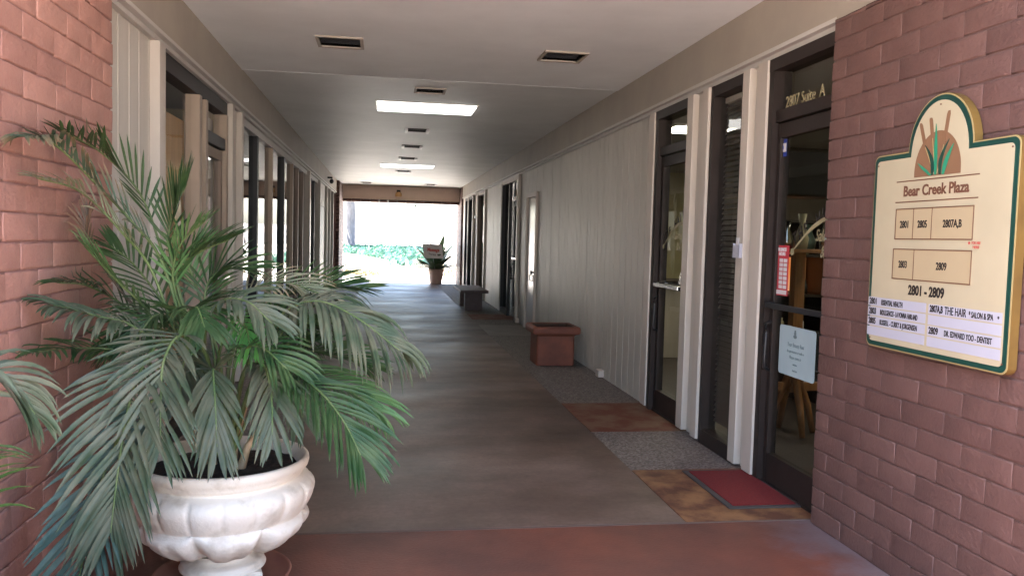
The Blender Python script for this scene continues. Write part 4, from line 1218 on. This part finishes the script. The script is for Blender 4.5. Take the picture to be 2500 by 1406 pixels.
def frond(parent, spec, lim=None):
    P, L, droop, st, ang, nl, sf = spec
    pts = catmull(P, 40)
    mb = MB()
    n = len(pts) - 1
    W = {'grey': .0125, 'blue': .0135, 'green': .0105, 'light': .0095, 'pale': .009, 'old': .011, 'dead': .007, 'bright': .008}[st]
    i0 = int(sf * n)
    nl = max(12, int(nl * 1.0))
    for k in range(nl):
        t = k / (nl - 1)
        fi = i0 + (n - i0) * (t ** .92) * .985
        i = min(int(fi), n - 1); fr = fi - i
        p = pts[i].lerp(pts[i + 1], fr)
        T_ = (pts[min(i + 2, n)] - pts[max(i - 1, 0)]).normalized()
        up = Vector((0, -.35, 1))
        Nn = (up - T_ * up.dot(T_))
        if Nn.length < .25: Nn = Vector((.15, -1, .2)); Nn = Nn - T_ * Nn.dot(T_)
        Nn.normalize()
        lat = T_.cross(Nn).normalized()
        ll = L * (.62 + .55 * math.sin(PI * (.12 + .72 * t))) * (1 - .35 * t ** 4)
        for s_ in (-1, 1):
            if random.random() < .03: continue
            a = ang * (1.15 - .62 * t) + random.uniform(-.08, .08)
            d = T_ * math.cos(a) + lat * (s_ * math.sin(a)) + Nn * (.22 + random.uniform(-.10, .10))
            leaflet(mb, p + T_ * random.uniform(-.004, .004), d, Nn + lat * (-s_ * .35), ll * random.uniform(.88, 1.08), droop * random.uniform(.75, 1.3), W * random.uniform(.85, 1.12) * (L / .25) ** .35 * .70,
                    curl=(1.8 if st in ('old', 'dead') and t > .55 else 0) * random.uniform(.4, 1.2), lim=lim)
    # terminal pair
    o = mb.build('frond', 'leaf_' + st, parent)
    ms = MB(); rad = [.0075 * (1 - .82 * i / n) + .0012 for i in range(n + 1)]
    ms.tube(pts, rad, 6, cap=False)
    ms.build('frond_stem', 'stem_green' if st != 'dead' else 'leaf_dead', o)
    return o
random.seed(11)
pl = thing('potted_palm', (UC[0], UC[1], .5), 'large feathery palm with arching grey-green fronds growing in the white urn', 'palm')
for sp2 in PALM: frond(pl, sp2, lim=-1.315)
for (x, y, a, h_) in ((-.72, 3.70, -.1, .34), (-.66, 3.74, .06, .30), (-.62, 3.70, .12, .26), (-.76, 3.76, -.16, .3)):
    mb = MB(); mb.tube([(x, y, .47), (x + a * .3, y, .47 + h_ * .5), (x + a, y, .47 + h_)], [.022, .016, .010], 8); part('cane', mb, 'stem_husk', pl)
pl2 = thing('potted_palm', (-.90, 2.05, .5), 'frond tips of another palm entering at the left edge of the photo', 'palm')
for sp2 in PALM2: frond(pl2, sp2, lim=-1.315)

# ---------------- mats, planter, bench ----------------
mt = thing('door_mat', (2.27, 4.83, 0), 'red carpet door mat with dark rubber edge before the near salon door', 'mat')
mb = MB(); mb.bbox(2.03, 2.50, 4.44, 5.22, .0012, .010, .003); part('rubber_edge', mb, 'mat_rubber', mt)
mb = MB(); mb.bbox(2.065, 2.465, 4.475, 5.185, .0095, .016, .003); part('carpet', mb, 'mat_red', mt)
def square_pot(x, y, base, top, h, name, label, mname='terracotta', rot=0):
    t = thing(name, (x, y, 0), label, 'planter')
    def ring(hw, z, rr=.03):
        o = []
        for cx, cy, a0 in ((1, -1, -PI / 2), (1, 1, 0), (-1, 1, PI / 2), (-1, -1, PI)):
            for k in range(4):
                a = a0 + PI / 2 * k / 3
                px, py = cx * (hw - rr) + rr * math.cos(a), cy * (hw - rr) + rr * math.sin(a)
                o.append((x + px * math.cos(rot) - py * math.sin(rot), y + px * math.sin(rot) + py * math.cos(rot), z))
        return o
    def loft(rs, cap0=False, capN=False):
        m_ = MB()
        for r_ in rs: m_.v += r_
        k0 = len(rs[0])
        for i in range(len(rs) - 1):
            for k in range(k0):
                a = i * k0 + k; b = i * k0 + (k + 1) % k0
                m_.f.append((a, b, b + k0, a + k0)); m_.m.append(0); m_.sm.append(False)
        if capN: m_.f.append(tuple((len(rs) - 1) * k0 + k for k in range(k0))); m_.m.append(0); m_.sm.append(False)
        return m_
    part('body', loft([ring(base, .002), ring(base + .004, .02), ring((base + top) / 2 - .03, h * .75), ring(top - .045, h * .80)]), mname, t)
    part('rim', loft([ring(top - .045, h * .79), ring(top - .005, h * .82), ring(top, h * .86), ring(top, h * .94), ring(top - .008, h * .985), ring(top - .02, h), ring(top - .055, h), ring(top - .060, h * .985)]), mname, t)
    part('inner_wall', loft([ring(top - .060, h * .985), ring(top - .066, h * .95), ring(top - .07, h * .45)]), 'pot_hollow_shade', t)  # soil-stained inner wall, its dark colour also carries the shade of the hollow
    part('soil', loft([ring(top - .068, h * .46), ring(.05, h * .47)], capN=True), 'soil', t)
    return t
square_pot(2.115, 10.03, .235, .30, .485, 'terracotta_planter', 'square empty terracotta planter standing against the grooved siding')
bn = thing('stone_bench', (1.92, 18.0, 0), 'low dark stone bench with slab seat on two block legs', 'bench')
mb = MB(); mb.bbox(1.60, 2.19, 17.0, 18.9, .39, .45, .01); part('seat', mb, 'bench_stone', bn)
for y in (17.25, 18.4): mb = MB(); mb.bbox(1.72, 2.09, y, y + .22, 0, .39, .008); part('leg', mb, 'bench_stone', bn)
# small junction boxes along the base
for (x, y, lb2) in ((2.44, 9.0, 'small pale outlet box low on the siding nearer than the planter'), (2.43, 14.85, 'small white outlet box low beside the dark doorway')):
    mb = MB(); mb.bbox(x - .02, x + .05, y - .10, y + .02, .01, .09, .006); tag(mb.build('outlet_box', 'trim_paint'), lb2, 'outlet box', 'small boxes at the foot of the siding')

# far end: dome camera, wall lamp
dc = thing('security_camera', (-1.40, 20.9, 2.9), 'small dark camera on the left fascia', 'camera')
mb = MB(); mb.box(-1.42, -1.30, 20.85, 20.95, 2.93, 2.97); part('bracket', mb, 'dark_metal', dc)
mb = MB(); mb.lathe([(.001, 0), (.03, .01), (.05, .04), (.05, .09), (.02, .12)], (-1.32, 20.9, 2.80), 16); part('housing', mb, 'dark_metal', dc)
lm = thing('wall_lamp', (.43, 26.6, 2.88), 'small brass lamp fixed to the header beam at the far end', 'lamp')
mb = MB(); mb.bbox(.37, .49, 26.62, 26.65, 2.83, 3.02, .008); part('back_plate', mb, 'silhouette', lm)
mb = MB(); mb.lathe([(.001, 0), (.09, .0), (.11, .03), (.10, .11), (.07, .15), (.001, .16)], (.43, 26.53, 2.80), 20); part('shade', mb, 'lamp_brass', lm)
hk = thing('hanging_bell', (.98, 26.8, 2.6), 'tiny pale ornament hanging under the header beam', 'ornament')
mb = MB(); mb.tube([(.98, 26.8, 2.61), (.98, 26.8, 2.57)], .004, 6); part('cord', mb, 'silhouette', hk)
mb = MB(); mb.lathe([(.001, .06), (.03, .05), (.045, .02), (.04, .0), (.001, 0)], (.98, 26.8, 2.51), 14); part('body', mb, 'glass_green', hk)

# far pot with broad leaves and sign
fp = thing('round_plant_pot', (1.71, 27.2 - .35, 0), 'round pale terracotta pot at the far end of the walk', 'plant pot')
PXc, PYc = 1.70, 26.9
mb = MB(); mb.lathe([(.001, .001), (.165, .001), (.175, .02), (.215, .30), (.225, .42), (.245, .43), (.25, .47), (.243, .50), (.222, .50), (.215, .44), (.001, .44)], (PXc, PYc, 0), 40, fn=lambda q, z, t: q * 1.1)
part('body', mb, 'terracotta_pale', fp)
mb = MB(); mb.lathe([(.214, .455), (.1, .465), (.001, .47)], (PXc, PYc, 0), 24); part('soil', mb, 'soil', fp)
bp_ = thing('broad_leaf_plant', (PXc, PYc, .47), 'spiky dark green plant in the round pot at the far end', 'plant')
random.seed(31)
def big_leaf(base, d, L, W, droop):
    m_ = MB(); cur = d.normalized(); p = Vector(base); n = 0; rows = []
    S_ = 8
    for i in range(S_ + 1):
        t = i / S_; w = W * (math.sin(PI * (.15 + .75 * t)) if t < .8 else math.sin(PI * .75) * (1 - t) / .2) + .002
        side = cur.cross(Vector((0, 0, 1)));
        if side.length < .1: side = Vector((1, 0, 0))
        side.normalize(); nn = side.cross(cur).normalized()
        rows.append((p - side * w + nn * w * .3, p, p + side * w + nn * w * .3))
        cur = (cur + Vector((0, 0, -droop / S_))).normalized(); p = p + cur * L / S_
    for a, b, c in rows: m_.v += [tuple(a), tuple(b), tuple(c)]
    for i in range(S_):
        k = i * 3
        for q in (0, 1): m_.f.append((k + q, k + q + 1, k + q + 4, k + q + 3)); m_.m.append(0); m_.sm.append(True)
    return m_
for k in range(44):
    a = k * 2.4 + random.uniform(-.2, .2); e = random.uniform(.3, 1.35); L0 = random.uniform(.65, 1.15) * (.75 + .35 * math.sin(e))
    d = Vector((math.cos(a) * math.cos(e), math.sin(a) * math.cos(e) * .8, math.sin(e)))
    part('leaf', big_leaf((PXc + .05 * math.cos(a), PYc + .05 * math.sin(a), .45), d, L0, random.uniform(.09, .14), random.uniform(.1, .9)), 'agave', bp_)
ms_ = thing('massage_sign', (1.52, 26.15, 1.1), 'small tilted white sign with red lettering stuck in the far potted plant', 'sign')
Mg = Matrix.Translation((1.53, 26.15, 1.09)) @ Matrix(((1, 0, 0, 0), (0, 0, -1, 0), (0, 1, 0, 0), (0, 0, 0, 1))) @ Matrix.Rotation(math.radians(-3), 4, 'Z') @ Matrix.Diagonal((1.15, 1.12, 1, 1))
mb = MB(); mb.poly([(-.30, .19), (-.21, -.21), (.31, -.19), (.25, .21)][::-1], Mg, 0, .006); part('board', mb, 'paper_white', ms_)
mb = MB(); Mg2 = Mg @ Matrix.Translation((0, 0, .007)); mb.text('Massage', Mg2 @ Matrix.Translation((.02, .0, 0)), .13, .78, .006, align='CENTER'); part('red_lettering', mb, 'ink_red', ms_)
mb = MB(); mb.text('Therapy', Mg2 @ Matrix.Translation((-.0, -.11, 0)), .07, .9, .001, align='CENTER'); mb.poly([(.14, -.095), (.20, -.095), (.20, -.115), (.245, -.085), (.20, -.055), (.20, -.075), (.14, -.075)], Mg2, 0, .001); part('dark_lettering', mb, 'ink', ms_)
mb = MB(); mb.tube([(1.55, 26.17, .90), (1.66, 26.75, .46)], .012, 6); part('stake', mb, 'post_metal', ms_)

# ---------------- garden beyond ----------------
def leaf_cloud(mb, n, fn, size):
    for _ in range(n):
        p, s_ = fn()
        a = Vector((random.gauss(0, 1), random.gauss(0, 1), random.gauss(0, .8))).normalized(); b = a.orthogonal().normalized()
        c = a.cross(b); q = size * random.uniform(.6, 1.4) * s_
        P_ = Vector(p)
        mb.quad(tuple(P_ - b * q), tuple(P_ + c * q * .5), tuple(P_ + b * q), tuple(P_ - c * q * .5))
random.seed(41)
def inpoly(p, poly):
    c = False; j = len(poly) - 1
    for i in range(len(poly)):
        if (poly[i][1] > p[1]) != (poly[j][1] > p[1]) and p[0] < (poly[j][0] - poly[i][0]) * (p[1] - poly[i][1]) / (poly[j][1] - poly[i][1]) + poly[i][0]: c = not c
        j = i
    return c
def bed(name, poly, h, n, size, mname, label):
    ys_ = [p[1] for p in poly]; xs_ = [p[0] for p in poly]
    def fn():
        while True:
            p = (random.uniform(min(xs_), max(xs_)), random.uniform(min(ys_), max(ys_)))
            if inpoly(p, poly): break
        return (p[0], p[1], random.uniform(.02, h) * (.6 + .5 * abs(noise.noise(Vector((p[0], p[1] * .3, 1)))) * 2)), 1
    mb = MB(); leaf_cloud(mb, n, fn, size)
    tag(mb.build(name, mname), label, 'plants', kind='stuff')
    mb = MB(); mb.poly(poly, Matrix.Identity(4), 0, .004); s_ = tag(mb.build(name + '_soil', 'soil_pale'), 'bare soil under the ' + label, 'soil', kind='structure')
bed('ground_cover', [(-1.6, 62), (-4.5, 75), (-8, 95), (5, 95), (5, 80), (3.4, 60), (2.8, 43), (.25, 42), (.3, 50)], .45, 9000, .17, 'cover_leaf', 'low blue-green ground cover bed in the sunlit garden')
bed('dry_ground_cover', [(-2.3, 31.2), (-.1, 31.6), (-.35, 33.2), (-2.3, 34.5)], .22, 1400, .05, 'dry_leaf', 'small brownish planting strip just outside on the left')
bed('dry_ground_cover', [(2.0, 31.0), (3.2, 31.0), (3.2, 33), (2.2, 33)], .5, 350, .06, 'dry_leaf', 'sparse reddish planting at the right beyond the far pot')
def tree(x, y, h0, rad, ch, cr, label, n=7000, lf=.16):
    t = thing('tree', (x, y, 0), label, 'tree', 'trees in the bright garden')
    mb = MB(); mb.tube([(x - .15, y, -.05), (x, y, .5), (x + .05, y, h0 * .5), (x - .1, y, h0 * .8), (x + .1, y, h0 + 1)], [rad * 1.35, rad, rad * .9, rad * .85, rad * .5], 14); part('trunk', mb, 'bark', t)
    cl = []
    for k in range(9):
        a = k * 2.4; rr = cr * random.uniform(.35, .8); z = h0 + ch * random.uniform(.2, .9)
        e = (x + rr * math.cos(a), y + rr * math.sin(a), z); cl.append(e)
        mb = MB(); mb.tube([(x, y, h0 * .75), ((x + e[0]) / 2, (y + e[1]) / 2, (h0 + z) / 2 - .2), e], [rad * .45, rad * .28, rad * .08], 8); part('limb', mb, 'bark', t)
    for _ in range(16): cl.append((x + random.uniform(-1, 1) * cr * .8, y + random.uniform(-1, 1) * cr * .8, h0 + ch * random.uniform(.2, 1)))
    def fn():
        c = random.choice(cl); q = Vector((random.gauss(0, 1), random.gauss(0, 1), random.gauss(0, .6))) * cr * .2
        return (c[0] + q.x, c[1] + q.y, c[2] + q.z), 1
    mb = MB(); leaf_cloud(mb, n, fn, lf); part('crown', mb, 'tree_leaf', t)
tree(-3.45, 85, 8.0, .52, 6, 6, 'large grey-trunked tree at the left of the far opening', lf=.25)
random.seed(77)
lp = thing('lamp_post', (2.7, 75, 0), 'thin pale post standing in the bright garden', 'post')
mb = MB(); mb.tube([(2.75, 75, 0), (2.75, 75, 2.4)], .05, 8); part('pole', mb, 'post_metal', lp)
mb = MB(); mb.lathe([(.05, 0), (.12, .05), (.12, .25), (.03, .32)], (2.75, 75, 2.4), 12); part('lantern', mb, 'post_metal', lp)
for k, x in enumerate((.55, 1.15)):
    mb = MB(); mb.bbox(x - .07, x + .07, 41.4, 41.55, 0, .30, .02); tag(mb.build('edging_post', 'wall_pale'), ('left' if k == 0 else 'right') + ' one of two low white edging posts before the ground cover', 'post', 'low posts at the bed edge')
fw = thing('garden_wall', (0, 120, 0), 'long pale sunlit wall far beyond the garden', 'wall')
mb = MB(); mb.box(-60, 60, 120, 120.4, 0, 2.6); part('wall', mb, 'wall_pale', fw)
mb = MB(); mb.box(-60.1, 60.1, 119.9, 120.5, 2.6, 2.75); part('coping', mb, 'wall_pale', fw)
# building across the court behind the viewer: seen only in reflections
